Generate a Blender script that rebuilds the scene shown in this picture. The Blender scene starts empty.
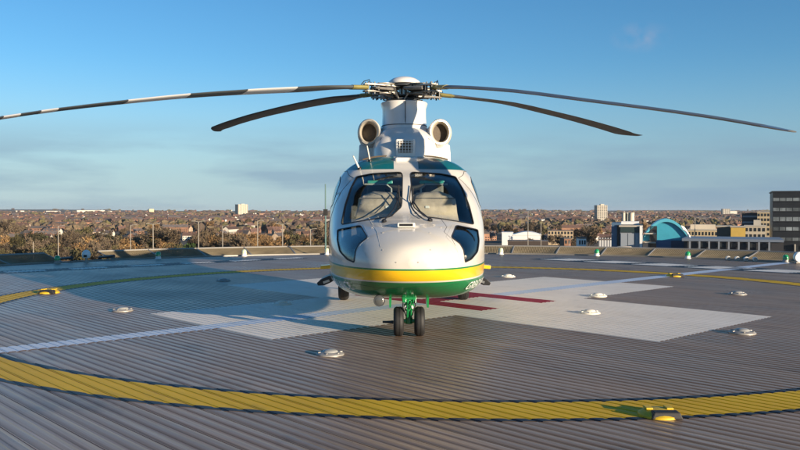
import bpy, bmesh, math, random
from mathutils import Vector, Matrix, noise
random.seed(7)
sc = bpy.context.scene
COL = sc.collection
PI = math.pi
# ------------------------------------------------------------------ camera
F = 792.0; HC = 1.42; HZ = 211.0          # focal length in photo pixels, eye height, horizon row
cam = bpy.data.cameras.new('camera'); cam_o = bpy.data.objects.new('camera', cam); COL.objects.link(cam_o)
cam.sensor_width = 36; cam.lens = 36*F/800; cam.clip_start = 0.05; cam.clip_end = 40000
cam_o.location = (0, 0, HC); cam_o.rotation_euler = (PI/2-math.atan(14/F), 0, 0)
sc.camera = cam_o
# ------------------------------------------------------------------ world, sun, exposure
SUN_EL = math.radians(9.3); SUN_AZ = (0.745, -0.667)          # direction on the ground from which the sun shines
world = bpy.data.worlds.new('World'); sc.world = world; world.use_nodes = True
nt = world.node_tree; nt.nodes.clear()
def WN(t): return nt.nodes.new(t)
def WL(a, b): nt.links.new(a, b)
out = WN('ShaderNodeOutputWorld'); bg = WN('ShaderNodeBackground'); sky = WN('ShaderNodeTexSky')
sky.sky_type = 'NISHITA'; sky.sun_disc = False; sky.sun_elevation = SUN_EL
sky.sun_rotation = math.atan2(SUN_AZ[0], SUN_AZ[1])
sky.air_density = 1.0; sky.dust_density = 0.0; sky.ozone_density = 4.0; sky.altitude = 60
bg.inputs['Strength'].default_value = 0.077
# soft cloud banks low over the horizon: procedural, by direction only
tc = WN('ShaderNodeTexCoord'); sep = WN('ShaderNodeSeparateXYZ'); WL(tc.outputs['Generated'], sep.inputs[0])
mp = WN('ShaderNodeMapping'); mp.inputs['Scale'].default_value = (2.2, 2.2, 15.0); mp.inputs['Location'].default_value = (3.1, 1.7, .4); WL(tc.outputs['Generated'], mp.inputs[0])
nz = WN('ShaderNodeTexNoise'); nz.inputs['Scale'].default_value = 1.7; nz.inputs['Detail'].default_value = 9; nz.inputs['Roughness'].default_value = 0.55
WL(mp.outputs[0], nz.inputs['Vector'])
cr = WN('ShaderNodeMapRange'); cr.inputs[1].default_value = 0.39; cr.inputs[2].default_value = 0.62; WL(nz.outputs[0], cr.inputs[0])
hb = WN('ShaderNodeMapRange'); hb.interpolation_type = 'SMOOTHSTEP'; hb.inputs[1].default_value = 0.125; hb.inputs[2].default_value = 0.05; WL(sep.outputs['Z'], hb.inputs[0])
mu = WN('ShaderNodeMath'); mu.operation = 'MULTIPLY'; WL(cr.outputs[0], mu.inputs[0]); WL(hb.outputs[0], mu.inputs[1])
mu2 = WN('ShaderNodeMath'); mu2.operation = 'MULTIPLY'; mu2.inputs[1].default_value = 0.6; WL(mu.outputs[0], mu2.inputs[0])
hz = WN('ShaderNodeMapRange'); hz.interpolation_type = 'SMOOTHSTEP'; hz.inputs[1].default_value = 0.19; hz.inputs[2].default_value = 0.0; hz.inputs[4].default_value = 0.85; WL(sep.outputs['Z'], hz.inputs[0])
hs = WN('ShaderNodeHueSaturation'); hs.inputs['Saturation'].default_value = 1.1; hs.inputs['Hue'].default_value = .497; hs.inputs['Value'].default_value = 1.22; WL(sky.outputs[0], hs.inputs['Color'])
m1 = WN('ShaderNodeMix'); m1.data_type = 'RGBA'; WL(hz.outputs[0], m1.inputs['Factor']); WL(hs.outputs[0], m1.inputs['A']); 
sdot = WN('ShaderNodeVectorMath'); sdot.operation = 'DOT_PRODUCT'; WL(tc.outputs['Generated'], sdot.inputs[0]); sdot.inputs[1].default_value = (-SUN_AZ[0], -SUN_AZ[1], 0)   # the low sky is palest opposite the sun
k1 = WN('ShaderNodeMapRange'); k1.interpolation_type = 'SMOOTHSTEP'; k1.inputs[1].default_value = .1; k1.inputs[2].default_value = 1.0; WL(sdot.outputs['Value'], k1.inputs[0])
hc = WN('ShaderNodeMix'); hc.data_type = 'RGBA'; WL(k1.outputs[0], hc.inputs['Factor']); hc.inputs['A'].default_value = (1.85, 2.85, 3.75, 1); hc.inputs['B'].default_value = (2.95, 4.1, 4.75, 1); WL(hc.outputs['Result'], m1.inputs['B'])
mx = WN('ShaderNodeMix'); mx.data_type = 'RGBA'; WL(mu2.outputs[0], mx.inputs['Factor']); WL(m1.outputs['Result'], mx.inputs['A']); mx.inputs['B'].default_value = (1.6, 2.45, 3.4, 1)
# one small pinkish cloud puff higher up on the right
cd = Vector((240/F, 1, 173/F)).normalized()
dn = WN('ShaderNodeVectorMath'); dn.operation = 'SUBTRACT'; WL(tc.outputs['Generated'], dn.inputs[0]); dn.inputs[1].default_value = cd
dm = WN('ShaderNodeVectorMath'); dm.operation = 'MULTIPLY'; WL(dn.outputs[0], dm.inputs[0]); dm.inputs[1].default_value = (1, 1, 1.9)
dl = WN('ShaderNodeVectorMath'); dl.operation = 'LENGTH'; WL(dm.outputs[0], dl.inputs[0])
n3 = WN('ShaderNodeTexNoise'); n3.inputs['Scale'].default_value = 26; n3.inputs['Detail'].default_value = 6; WL(tc.outputs['Generated'], n3.inputs['Vector'])
k3 = WN('ShaderNodeMapRange'); k3.interpolation_type = 'SMOOTHSTEP'; k3.inputs[1].default_value = .04; k3.inputs[2].default_value = .004; WL(dl.outputs['Value'], k3.inputs[0])
k4 = WN('ShaderNodeMapRange'); k4.inputs[1].default_value = .42; k4.inputs[2].default_value = .68; k4.inputs[4].default_value = .55; WL(n3.outputs[0], k4.inputs[0])
m3 = WN('ShaderNodeMath'); m3.operation = 'MULTIPLY'; WL(k3.outputs[0], m3.inputs[0]); WL(k4.outputs[0], m3.inputs[1])
mx3 = WN('ShaderNodeMix'); mx3.data_type = 'RGBA'; WL(m3.outputs[0], mx3.inputs['Factor']); WL(mx.outputs['Result'], mx3.inputs['A']); mx3.inputs['B'].default_value = (3.2, 3.1, 3.7, 1)
WL(mx3.outputs['Result'], bg.inputs['Color']); WL(bg.outputs[0], out.inputs[0])
sun = bpy.data.lights.new('sun', 'SUN'); sun.energy = 5.0; sun.angle = math.radians(0.5); sun.color = (1.0, 0.82, 0.60)
sun_o = bpy.data.objects.new('sun', sun); COL.objects.link(sun_o)
sd = Vector((SUN_AZ[0]*math.cos(SUN_EL), SUN_AZ[1]*math.cos(SUN_EL), math.sin(SUN_EL)))
sun_o.location = sd*60; sun_o.rotation_euler = sd.to_track_quat('Z', 'Y').to_euler()
sc.view_settings.view_transform = 'Standard'; sc.view_settings.look = 'None'
sc.view_settings.exposure = 0.92; sc.view_settings.gamma = 1.0; sc.view_settings.use_curve_mapping = False
sc.render.engine = 'CYCLES'
sc.cycles.max_bounces = 6; sc.cycles.diffuse_bounces = 2; sc.cycles.glossy_bounces = 3; sc.cycles.transparent_max_bounces = 12

# ------------------------------------------------------------------ helpers
def at(px, py, d):
    """photo pixel + distance along the view axis -> point"""
    return Vector(((px-400)/F*d, d, HC-(py-HZ)/F*d))
def gnd(px, py, z=0.0):
    d = (HC-z)*F/(py-HZ); return Vector(((px-400)/F*d, d, z))

MATS = {}
def mat(name, col, rough=0.5, metal=0.0, var=0.0, scale=4.0, bump=0.0, bscale=None, rnd=0.0, spec=0.5, coat=0.0, col2=None, alpha_emit=None, detail=4):
    if name in MATS: return MATS[name]
    m = bpy.data.materials.new(name); m.use_nodes = True; t = m.node_tree; b = t.nodes['Principled BSDF']
    b.inputs['Roughness'].default_value = rough; b.inputs['Metallic'].default_value = metal
    b.inputs['Specular IOR Level'].default_value = spec; b.inputs['Coat Weight'].default_value = coat
    b.inputs['Coat Roughness'].default_value = 0.06
    c = (*col, 1); b.inputs['Base Color'].default_value = c
    src = None
    if var > 0 or col2 or bump > 0:
        tcn = t.nodes.new('ShaderNodeTexCoord'); n = t.nodes.new('ShaderNodeTexNoise')
        n.inputs['Scale'].default_value = scale; n.inputs['Detail'].default_value = detail; n.inputs['Roughness'].default_value = 0.6
        t.links.new(tcn.outputs['Object'], n.inputs['Vector'])
        if var > 0 or col2:
            r = t.nodes.new('ShaderNodeMix'); r.data_type = 'RGBA'
            k = t.nodes.new('ShaderNodeMapRange'); k.inputs[1].default_value = 0.3; k.inputs[2].default_value = 0.7
            t.links.new(n.outputs[0], k.inputs[0]); t.links.new(k.outputs[0], r.inputs['Factor'])
            r.inputs['A'].default_value = tuple(x*(1-var) for x in col)+(1,)
            c2 = col2 if col2 else tuple(min(1, x*(1+var)) for x in col)
            r.inputs['B'].default_value = (*c2, 1); src = r.outputs['Result']
        if bump > 0:
            bn = t.nodes.new('ShaderNodeBump'); bn.inputs['Strength'].default_value = bump; bn.inputs['Distance'].default_value = 0.02
            n2 = t.nodes.new('ShaderNodeTexNoise'); n2.inputs['Scale'].default_value = bscale or scale*6; n2.inputs['Detail'].default_value = 3
            t.links.new(tcn.outputs['Object'], n2.inputs['Vector']); t.links.new(n2.outputs[0], bn.inputs['Height'])
            t.links.new(bn.outputs[0], b.inputs['Normal'])
    if rnd > 0:
        oi = t.nodes.new('ShaderNodeObjectInfo'); hs = t.nodes.new('ShaderNodeHueSaturation')
        k = t.nodes.new('ShaderNodeMapRange'); k.inputs[3].default_value = 1-rnd; k.inputs[4].default_value = 1+rnd
        t.links.new(oi.outputs['Random'], k.inputs[0]); t.links.new(k.outputs[0], hs.inputs['Value'])
        if src: t.links.new(src, hs.inputs['Color'])
        else: hs.inputs['Color'].default_value = c
        src = hs.outputs[0]
    if src: t.links.new(src, b.inputs['Base Color'])
    MATS[name] = m; return m
def glass(name, tint, refl=0.06, rough=0.0):
    if name in MATS: return MATS[name]
    m = bpy.data.materials.new(name); m.use_nodes = True; t = m.node_tree; t.nodes.clear()
    o = t.nodes.new('ShaderNodeOutputMaterial'); tr = t.nodes.new('ShaderNodeBsdfTransparent'); gl = t.nodes.new('ShaderNodeBsdfGlossy')
    tr.inputs[0].default_value = (*tint, 1); gl.inputs['Roughness'].default_value = rough
    fr = t.nodes.new('ShaderNodeLayerWeight'); fr.inputs[0].default_value = .5
    pw = t.nodes.new('ShaderNodeMath'); pw.operation = 'POWER'; pw.inputs[1].default_value = 5; t.links.new(fr.outputs['Facing'], pw.inputs[0])
    ad = t.nodes.new('ShaderNodeMath'); ad.operation = 'MULTIPLY_ADD'; ad.inputs[1].default_value = 1-refl; ad.inputs[2].default_value = refl; t.links.new(pw.outputs[0], ad.inputs[0])
    ms = t.nodes.new('ShaderNodeMixShader'); t.links.new(ad.outputs[0], ms.inputs[0]); t.links.new(tr.outputs[0], ms.inputs[1]); t.links.new(gl.outputs[0], ms.inputs[2])
    t.links.new(ms.outputs[0], o.inputs[0]); MATS[name] = m; return m

class MB:
    def __init__(s): s.v = []; s.f = []; s.m = []
    def add(s, vs, fs, mi=0):
        o = len(s.v); s.v += [tuple(p) for p in vs]; s.f += [tuple(i+o for i in f) for f in fs]; s.m += [mi]*len(fs); return s
    def box(s, c, size, rot=None, mi=0, taper=1.0):
        hx, hy, hz = size[0]/2, size[1]/2, size[2]/2
        R = rot if rot else Matrix.Identity(3)
        vs = []
        for z in (-1, 1):
            k = taper if z > 0 else 1
            for x, y in ((-1, -1), (1, -1), (1, 1), (-1, 1)):
                vs.append(Vector(c)+R @ Vector((x*hx*k, y*hy*k, z*hz)))
        return s.add(vs, [(3, 2, 1, 0), (4, 5, 6, 7), (0, 1, 5, 4), (1, 2, 6, 5), (2, 3, 7, 6), (3, 0, 4, 7)], mi)
    def loft(s, rings, mi=0, cap=True, closed=True):
        n = len(rings[0]); vs = [p for r in rings for p in r]; fs = []
        for i in range(len(rings)-1):
            for j in range(n if closed else n-1):
                k = (j+1) % n; fs.append((i*n+j, i*n+k, (i+1)*n+k, (i+1)*n+j))
        if cap: fs.append(tuple(range(n-1, -1, -1))); fs.append(tuple((len(rings)-1)*n+j for j in range(n)))
        return s.add(vs, fs, mi)
    def tube(s, pts, r, seg=8, mi=0, cap=True):
        pts = [Vector(p) for p in pts]; rr = r if isinstance(r, (list, tuple)) else [r]*len(pts); rings = []
        for i, p in enumerate(pts):
            d = (pts[min(i+1, len(pts)-1)]-pts[max(i-1, 0)]).normalized()
            a = d.cross(Vector((0, 0, 1)) if abs(d.z) < .9 else Vector((0, 1, 0))).normalized(); b = d.cross(a)
            rings.append([p+(a*math.cos(2*PI*k/seg)+b*math.sin(2*PI*k/seg))*rr[i] for k in range(seg)])
        return s.loft(rings, mi, cap)
    def lathe(s, c, prof, seg=24, axis=(0, 0, 1), mi=0, cap=True, sx=1.0, sy=1.0):
        q = Vector((0, 0, 1)).rotation_difference(Vector(axis).normalized()).to_matrix()
        rings = [[Vector(c)+q @ Vector((r*sx*math.cos(2*PI*k/seg), r*sy*math.sin(2*PI*k/seg), z)) for k in range(seg)] for r, z in prof]
        return s.loft(rings, mi, cap)
    def mesh(s, name, mats, smooth=None, bevel=0):
        me = bpy.data.meshes.new(name); me.from_pydata(s.v, [], s.f)
        for m in (mats if isinstance(mats, (list, tuple)) else [mats]): me.materials.append(m)
        me.polygons.foreach_set('material_index', s.m)
        bm = bmesh.new(); bm.from_mesh(me); bmesh.ops.recalc_face_normals(bm, faces=bm.faces)
        if bevel: bmesh.ops.bevel(bm, geom=[e for e in bm.edges if len(e.link_faces) == 2 and e.calc_face_angle(0) > .5], offset=bevel, segments=2, affect='EDGES', profile=.5)
        bm.to_mesh(me); bm.free()
        if smooth is not None:
            me.polygons.foreach_set('use_smooth', [True]*len(me.polygons)); me.set_sharp_from_angle(angle=math.radians(smooth))
        me.update(); return me
    def build(s, name, mats, parent=None, smooth=None, bevel=0):
        return link(name, s.mesh(name, mats, smooth, bevel), parent)
def link(name, me, parent=None, loc=None, rz=0):
    o = bpy.data.objects.new(name, me); COL.objects.link(o); o.parent = parent
    if loc is not None: o.location = loc
    if rz: o.rotation_euler = (0, 0, rz)
    return o
def tag(o, label, cat, group=None):
    o['label'] = label; o['category'] = cat
    if group: o['group'] = group
    return o
def struct(o): o['kind'] = 'structure'; return o
def stuff(o): o['kind'] = 'stuff'; return o
def empty(name, loc, label=None, cat=None, group=None, rz=0):
    o = bpy.data.objects.new(name, None); COL.objects.link(o); o.location = loc; o.rotation_euler = (0, 0, rz); o.empty_display_size = .2
    if label: tag(o, label, cat, group)
    return o
def copy_tree(o, parent=None):
    c = o.copy(); COL.objects.link(c); c.parent = parent
    for ch in list(o.children): copy_tree(ch, c)
    return c
def lerp(a, b, t): return a+(b-a)*t
def interp(tab, x):
    """monotone-ish cubic interpolation through a table of (x, values...)"""
    xs = [r[0] for r in tab]
    if x <= xs[0]: return tab[0][1:]
    if x >= xs[-1]: return tab[-1][1:]
    i = max(k for k in range(len(xs)) if xs[k] <= x); i = min(i, len(xs)-2)
    h = xs[i+1]-xs[i]; t = (x-xs[i])/h; res = []
    for c in range(1, len(tab[0])):
        def sl(k):
            if k <= 0: return (tab[1][c]-tab[0][c])/(xs[1]-xs[0])
            if k >= len(xs)-1: return (tab[-1][c]-tab[-2][c])/(xs[-1]-xs[-2])
            a = (tab[k][c]-tab[k-1][c])/(xs[k]-xs[k-1]); b = (tab[k+1][c]-tab[k][c])/(xs[k+1]-xs[k])
            return 0 if a*b <= 0 else 2*a*b/(a+b)
        p0, p1, m0, m1 = tab[i][c], tab[i+1][c], sl(i)*h, sl(i+1)*h
        res.append((2*t**3-3*t*t+1)*p0+(t**3-2*t*t+t)*m0+(-2*t**3+3*t*t)*p1+(t**3-t*t)*m1)
    return res

# ================================================================== TERRAIN
def gz(x, y):
    d = math.hypot(x, y)
    z = -27.0+max(0, d-450)*27.0/6600
    if d > 600: z += noise.noise((x/900, y/900, 0))*min(3.5, (d-600)/500)
    if d > 4200: z += (noise.noise((x/1500, y/1500, 4))+.1)*min(1, (d-4200)/2500)*20
    return z
b = MB(); rings = []
rad = [1, 60, 150, 260, 380, 500, 620, 760, 920, 1100, 1300, 1550, 1850, 2200, 2600, 3050, 3500, 4000, 4500, 5000, 5500, 6000, 6600, 7300, 8200, 9500, 12000]
NA = 180
for r in rad:
    rings.append([Vector((r*math.sin(2*PI*k/NA), r*math.cos(2*PI*k/NA), gz(r*math.sin(2*PI*k/NA), r*math.cos(2*PI*k/NA)) if r < 9000 else -60)) for k in range(NA)])
b.loft(rings, cap=False)
m_ground = mat('ground_mix', (0.055, 0.05, 0.025), .9, var=.5, scale=.012, col2=(0.10, 0.075, 0.05), detail=8)
struct(b.build('ground', m_ground, smooth=60))

# ================================================================== HELIDECK
CX, CY = 0.85, 12.9; PHI = math.radians(43)
VV = Vector((math.cos(PHI), math.sin(PHI), 0)); UU = Vector((math.sin(PHI), -math.cos(PHI), 0))
RD = 13.4
def duv(u, v, z=0.0): return Vector((CX, CY, z))+UU*u+VV*v
RIB = 0.1; PLK = 0.3; GD = 0.0064
RS = [0, .125, .165, .40, .60, .835, .875]; RZ = [-GD, -GD, -.0012, 0, 0, -.0012, -GD]; SEG = len(RS)    # one raised rib of a plank
def prof(k): return RZ[k % SEG]
def rpos(k): return (k//SEG+RS[k % SEG])*RIB
def plank_material():
    """weathered aluminium: blotches, fine pale streaks along each plank (scuffs and painted rib glints), a tone of its own per plank"""
    m = bpy.data.materials.new('weathered_aluminium'); m.use_nodes = True; t = m.node_tree; p = t.nodes['Principled BSDF']; N = t.nodes.new; L = t.links.new
    tcn = N('ShaderNodeTexCoord'); rot = N('ShaderNodeMapping'); rot.inputs['Rotation'].default_value = (0, 0, -PHI); L(tcn.outputs['Object'], rot.inputs[0])   # x' = across the planks
    def nz_(sx, sy, detail, lo, hi):
        mp_ = N('ShaderNodeMapping'); mp_.inputs['Scale'].default_value = (sx, sy, 1); L(rot.outputs[0], mp_.inputs[0])
        n = N('ShaderNodeTexNoise'); n.inputs['Scale'].default_value = 1; n.inputs['Detail'].default_value = detail; n.inputs['Roughness'].default_value = .62; L(mp_.outputs[0], n.inputs['Vector'])
        k = N('ShaderNodeMapRange'); k.inputs[1].default_value = lo; k.inputs[2].default_value = hi; L(n.outputs[0], k.inputs[0]); return k.outputs[0]
    blot = nz_(.7, .45, 7, .3, .7); streak = nz_(42, .35, 5, .5, .72); broad = nz_(9, .2, 4, .35, .65)
    def mix(f, a, b):
        n = N('ShaderNodeMix'); n.data_type = 'RGBA'
        if isinstance(f, float): n.inputs['Factor'].default_value = f
        else: L(f, n.inputs['Factor'])
        for k, c in (('A', a), ('B', b)):
            if isinstance(c, tuple): n.inputs[k].default_value = (*c, 1)
            else: L(c, n.inputs[k])
        return n.outputs['Result']
    c = mix(blot, (.215, .140, .092), (.285, .192, .130)); c = mix(broad, c, mix(.5, c, (.33, .24, .175)))
    sm = N('ShaderNodeMath'); sm.operation = 'MULTIPLY'; sm.inputs[1].default_value = .7; L(streak, sm.inputs[0]); c = mix(sm.outputs[0], c, (.50, .39, .30))  # pale streaks: scuffs that also paint in the glinting lines of the ribs
    stain = nz_(1.6, .9, 9, .56, .74); s2 = N('ShaderNodeMath'); s2.operation = 'MULTIPLY'; s2.inputs[1].default_value = .55; L(stain, s2.inputs[0]); c = mix(s2.outputs[0], c, (.07, .055, .045))   # oil and rubber stains
    oi = N('ShaderNodeObjectInfo'); hs = N('ShaderNodeHueSaturation'); k = N('ShaderNodeMapRange'); k.inputs[3].default_value = .9; k.inputs[4].default_value = 1.1; L(oi.outputs['Random'], k.inputs[0]); L(k.outputs[0], hs.inputs['Value']); L(c, hs.inputs['Color']); L(hs.outputs[0], p.inputs['Base Color'])
    rg = N('ShaderNodeMapRange'); rg.inputs[3].default_value = .24; rg.inputs[4].default_value = .42; L(blot, rg.inputs[0]); L(rg.outputs[0], p.inputs['Roughness'])
    p.inputs['Specular IOR Level'].default_value = .27; p.inputs['Metallic'].default_value = .04
    return m
m_plank = plank_material()
deck = struct(empty('helideck', (CX, CY, 0)))
npl = int(RD/PLK)
gap = 0.006
strips = []        # (v0, z0, v1, z1) over the whole deck, used by the paint as well
for p in range(-npl, npl):
    v0 = p*PLK; bb = MB(); lines = []
    for k in range(3*SEG+1):
        v = v0+rpos(k); z = prof(k)
        if k == 0: v += gap/2
        if k == 3*SEG: v -= gap/2
        lines.append((v, z))
    for k in range(3*SEG): strips.append((*lines[k], *lines[k+1]))
    ring0, ring1 = [], []
    for v, z in lines:
        e = math.sqrt(max(.01, RD*RD-v*v)); ring0.append(UU*-e+VV*v+Vector((0, 0, z))); ring1.append(UU*e+VV*v+Vector((0, 0, z)))
    for vv in (lines[-1][0], lines[0][0]):
        e = math.sqrt(max(.01, RD*RD-vv*vv)); ring0.append(UU*-e+VV*vv+Vector((0, 0, -.06))); ring1.append(UU*e+VV*vv+Vector((0, 0, -.06)))
    bb.loft([ring0, ring1])
    bb.build('deck_plank', m_plank, deck, smooth=50)
# deck edge beam and underside slab, child parts of the helideck
bb = MB(); seg = 144
prf = [(RD-.05, -.065), (RD+.02, -.03), (RD+.02, .035), (RD+.09, .035), (RD+.09, -.45), (RD-.05, -.45)]
bb.loft([[Vector((r*math.cos(2*PI*k/seg), r*math.sin(2*PI*k/seg), z)) for r, z in prf] for k in range(seg+1)], cap=False)
bb.build('edge_beam', mat('edge_aluminium', (.24, .225, .20), .5, metal=.3, var=.1, scale=2), deck, smooth=30)
bb = MB(); bb.lathe((0, 0, 0), [(.01, -.075), (RD-.06, -.075), (RD-.06, -.4), (.01, -.4)], 96)
bb.build('deck_subframe', mat('dark_steel', (.05, .05, .055), .6), deck)

LIFT = 0.0026
def marking(name, m, fn, vr, lift=LIFT):
    """fn(v) -> list of (u0, u1); paint follows the ribs of the planks"""
    bb = MB()
    for v0, z0, v1, z1 in strips:
        if v0 < vr[0]-1e-4-.004 or v1 > vr[1]+1e-4+.004: continue
        A, B = fn(v0), fn(v1)
        if len(A) != len(B):
            if len(A) > len(B): B = A if not B else [(A[0][0], A[0][0]), (A[-1][1], A[-1][1])][:0] or A
            else: A = B
        for (a0, a1), (b0, b1) in zip(A, B):
            if a1-a0 < 1e-5 and b1-b0 < 1e-5: continue
            bb.add([UU*a0+VV*v0+Vector((0, 0, z0+lift)), UU*a1+VV*v0+Vector((0, 0, z0+lift)),
                    UU*b1+VV*v1+Vector((0, 0, z1+lift)), UU*b0+VV*v1+Vector((0, 0, z1+lift))], [(0, 1, 2, 3)])
    o = bb.build(name, m, None, smooth=50); o.location = (CX, CY, 0)
    for p in o.data.polygons:
        if p.normal.z < 0: p.flip()
    return struct(o)
def paint(name, c, c2, rough=.6):
    """road paint worn along the ribs: blotches, scuff streaks that thin it to the metal, dark grime"""
    m = bpy.data.materials.new(name); m.use_nodes = True; MATS[name] = m; t = m.node_tree; p = t.nodes['Principled BSDF']; N = t.nodes.new; L = t.links.new
    tcn = N('ShaderNodeTexCoord'); rot = N('ShaderNodeMapping'); rot.inputs['Rotation'].default_value = (0, 0, -PHI); L(tcn.outputs['Object'], rot.inputs[0])
    def nz_(sx, sy, detail, lo, hi, top=1.0):
        mp_ = N('ShaderNodeMapping'); mp_.inputs['Scale'].default_value = (sx, sy, 1); L(rot.outputs[0], mp_.inputs[0])
        n = N('ShaderNodeTexNoise'); n.inputs['Scale'].default_value = 1; n.inputs['Detail'].default_value = detail; n.inputs['Roughness'].default_value = .65; L(mp_.outputs[0], n.inputs['Vector'])
        k = N('ShaderNodeMapRange'); k.inputs[1].default_value = lo; k.inputs[2].default_value = hi; k.inputs[4].default_value = top; L(n.outputs[0], k.inputs[0]); return k.outputs[0]
    def mix(f, a, b):
        n = N('ShaderNodeMix'); n.data_type = 'RGBA'; L(f, n.inputs['Factor'])
        for k, cc in (('A', a), ('B', b)):
            if isinstance(cc, tuple): n.inputs[k].default_value = (*cc, 1)
            else: L(cc, n.inputs[k])
        return n.outputs['Result']
    x = mix(nz_(1.1, .9, 9, .3, .7), c, c2)
    x = mix(nz_(28, .8, 5, .56, .78, .5), x, tuple(v*.45+.05 for v in c))       # scuffs along the ribs
    x = mix(nz_(2.3, 1.2, 8, .58, .8, .45), x, (.12, .10, .085))                  # grime patches
    L(x, p.inputs['Base Color']); p.inputs['Roughness'].default_value = rough; p.inputs['Specular IOR Level'].default_value = .25
    return m
m_white = paint('deck_paint_white', (.78, .705, .61), (.88, .81, .72))
m_yel = paint('deck_paint_yellow', (.62, .365, .012), (.74, .46, .018))
m_blk = paint('deck_paint_black', (.012, .013, .018), (.03, .03, .035), .45)
m_red = paint('deck_paint_red', (.30, .018, .03), (.36, .03, .04))
m_lineb = paint('deck_paint_pale_blue', (.52, .60, .72), (.62, .70, .80))
def ring_fn(r0, r1):
    def f(v):
        o = math.sqrt(max(0, r1*r1-v*v)); i = math.sqrt(max(0, r0*r0-v*v))
        return [(-o, -i), (i, o)]
    return f
RC = 7.28
marking('yellow_circle_marking', m_yel, ring_fn(RC-.23, RC+.23), (-7.6, 7.6))
marking('black_circle_border_marking', m_blk, ring_fn(RC+.23, RC+.30), (-7.7, 7.7))
marking('black_circle_border_marking', m_blk, ring_fn(RC-.30, RC-.23), (-7.7, 7.7))
LU0, LU1 = 0.03, 0.37
def cross_fn(v):
    if abs(v) < 1.5: return [(-4.5, 4.5)]
    return [(-1.5, 1.5)]
marking('white_cross_marking', m_white, lambda v: [(-4.5, 4.5)], (-1.5, 1.5))
marking('white_cross_marking', m_white, lambda v: [(-1.5, 1.5)], (1.5, 4.5))
marking('white_cross_marking', m_white, lambda v: [(-1.5, 1.5)], (-4.5, -1.5))
marking('red_letter_h_marking', m_red, lambda v: [(-1.42, 1.42)], (.5, .9), LIFT*2)
marking('red_letter_h_marking', m_red, lambda v: [(-1.42, 1.42)], (-.9, -.5), LIFT*2)
marking('red_letter_h_marking', m_red, lambda v: [(-.2, .2)], (-.5, .5), LIFT*2)
marking('pale_line_marking', m_lineb, lambda v: [(LU0, LU1)], (-13.2, -.9), LIFT*2)
marking('pale_line_marking', m_lineb, lambda v: [(LU0, LU1)], (.9, 13.2), LIFT*2)
# dashed perimeter bands
marking('black_band_marking', m_blk, lambda v: [(-5.6, 8.1)], (9.3, 10.6), LIFT)
for i in range(9):
    marking('white_dash_marking', m_white, lambda v, i=i: [(-5.2+i*1.5+(v-9.9)*.5, -4.15+i*1.5+(v-9.9)*.5)], (9.5, 10.4), LIFT*2)
marking('black_band_marking', m_blk, lambda v: [(-11.2, -10.4)], (-3.9, 4.8), LIFT)
for i in range(6):
    marking('white_dash_marking', m_white, lambda v: [(-11.0, -10.6)], (-3.6+i*1.5, -2.7+i*1.5), LIFT*2)

# hospital block that carries the deck
hosp = empty('hospital_building', (CX, CY, -27), 'hospital block carrying the round helideck on its roof', 'building')
bb = MB(); bb.lathe((0, 0, 0), [(14, 0), (14, 22), (13.7, 22), (13.7, 21.6), (.01, 21.6)], 8)
bb.build('wall', mat('pale_render', (.45, .42, .38), .8, var=.1, scale=.5), hosp)
for k in range(10):
    bb = MB(); a = 2*PI*k/10; bb.tube([(9*math.cos(a), 9*math.sin(a), 21.6), (9*math.cos(a), 9*math.sin(a), 26.6)], .22, 10); bb.build('support_column', MATS['dark_steel'], hosp, smooth=40)

# ------------------------------------------------------------------ safety nets round the rim
m_net = mat('net_rope', (.22, .175, .105), .85, var=.25, scale=3)
m_frame = mat('galvanised_frame', (.27, .255, .225), .55, metal=.2, var=.08, scale=4)
NP = 60; r0, r1 = RD+.14, RD+1.6; zz0, zz1 = -.06, .19
da = 2*PI/NP
def npos(t, r):   # t across panel -1..1, r along
    a = t*da/2*.985; rad_ = lerp(r0, r1, r); return Vector((rad_*math.sin(a), rad_*math.cos(a), lerp(zz0, zz1, r)-.10*math.sin(PI*r)*(1-t*t)*.6))
nb = MB(); NX, NY = 26, 24
for i in range(1, NX):
    t = -1+2*i/NX; nb.tube([npos(t, k/5) for k in range(6)], 0.0105, 3, cap=False)
for j in range(1, NY):
    nb.tube([npos(-1+2*k/6, j/NY) for k in range(7)], 0.0105, 3, cap=False)
net_me = nb.mesh('net', m_net)
fb = MB(); 
fb.tube([npos(-1+2*k/6, 1) for k in range(7)], .035, 8); fb.tube([npos(-1+2*k/6, 0) for k in range(7)], .025, 8)
for t in (-1, 1):
    fb.tube([npos(t, 0), npos(t, 1)], .016, 8)
    fb.tube([npos(t*.98, .55)-Vector((0, 0, .02)), npos(t*.98, 0)-Vector((0, 0, .35))], .02, 6)
frame_me = fb.mesh('net_frame', m_frame, 40)
SKIP = None
ORD = ['leftmost']+[w for w in 'second third fourth fifth sixth seventh eighth ninth tenth eleventh twelfth thirteenth fourteenth fifteenth sixteenth seventeenth eighteenth nineteenth twentieth twenty-first twenty-second twenty-third twenty-fourth twenty-fifth twenty-sixth twenty-seventh twenty-eighth twenty-ninth thirtieth'.split()]
cand = []
for k in range(NP):
    a = -PI+da*(k+.5); x = CX+r1*math.sin(a); y = CY+r1*math.cos(a)
    if y > 5:
        pxl = 400+F*x/y
        if -130 < pxl < 930: cand.append((pxl, a))
cand.sort(); nn = 0
for pxl, a in cand:
    if 38 < pxl < 90 and SKIP is None: SKIP = a; continue
    place = ORD[nn]+(' from the left' if nn else '')
    e = empty('safety_net', (CX, CY, 0), ORD[nn]+(' safety net panel from the left along the far rim' if nn else ' safety net panel along the far rim'), 'safety net', 'safety net panels round the deck', rz=-a); nn += 1
    link('net', net_me, e); link('frame', frame_me, e)
if SKIP is None: SKIP = math.atan2(-9.5, 11.5)
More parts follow.
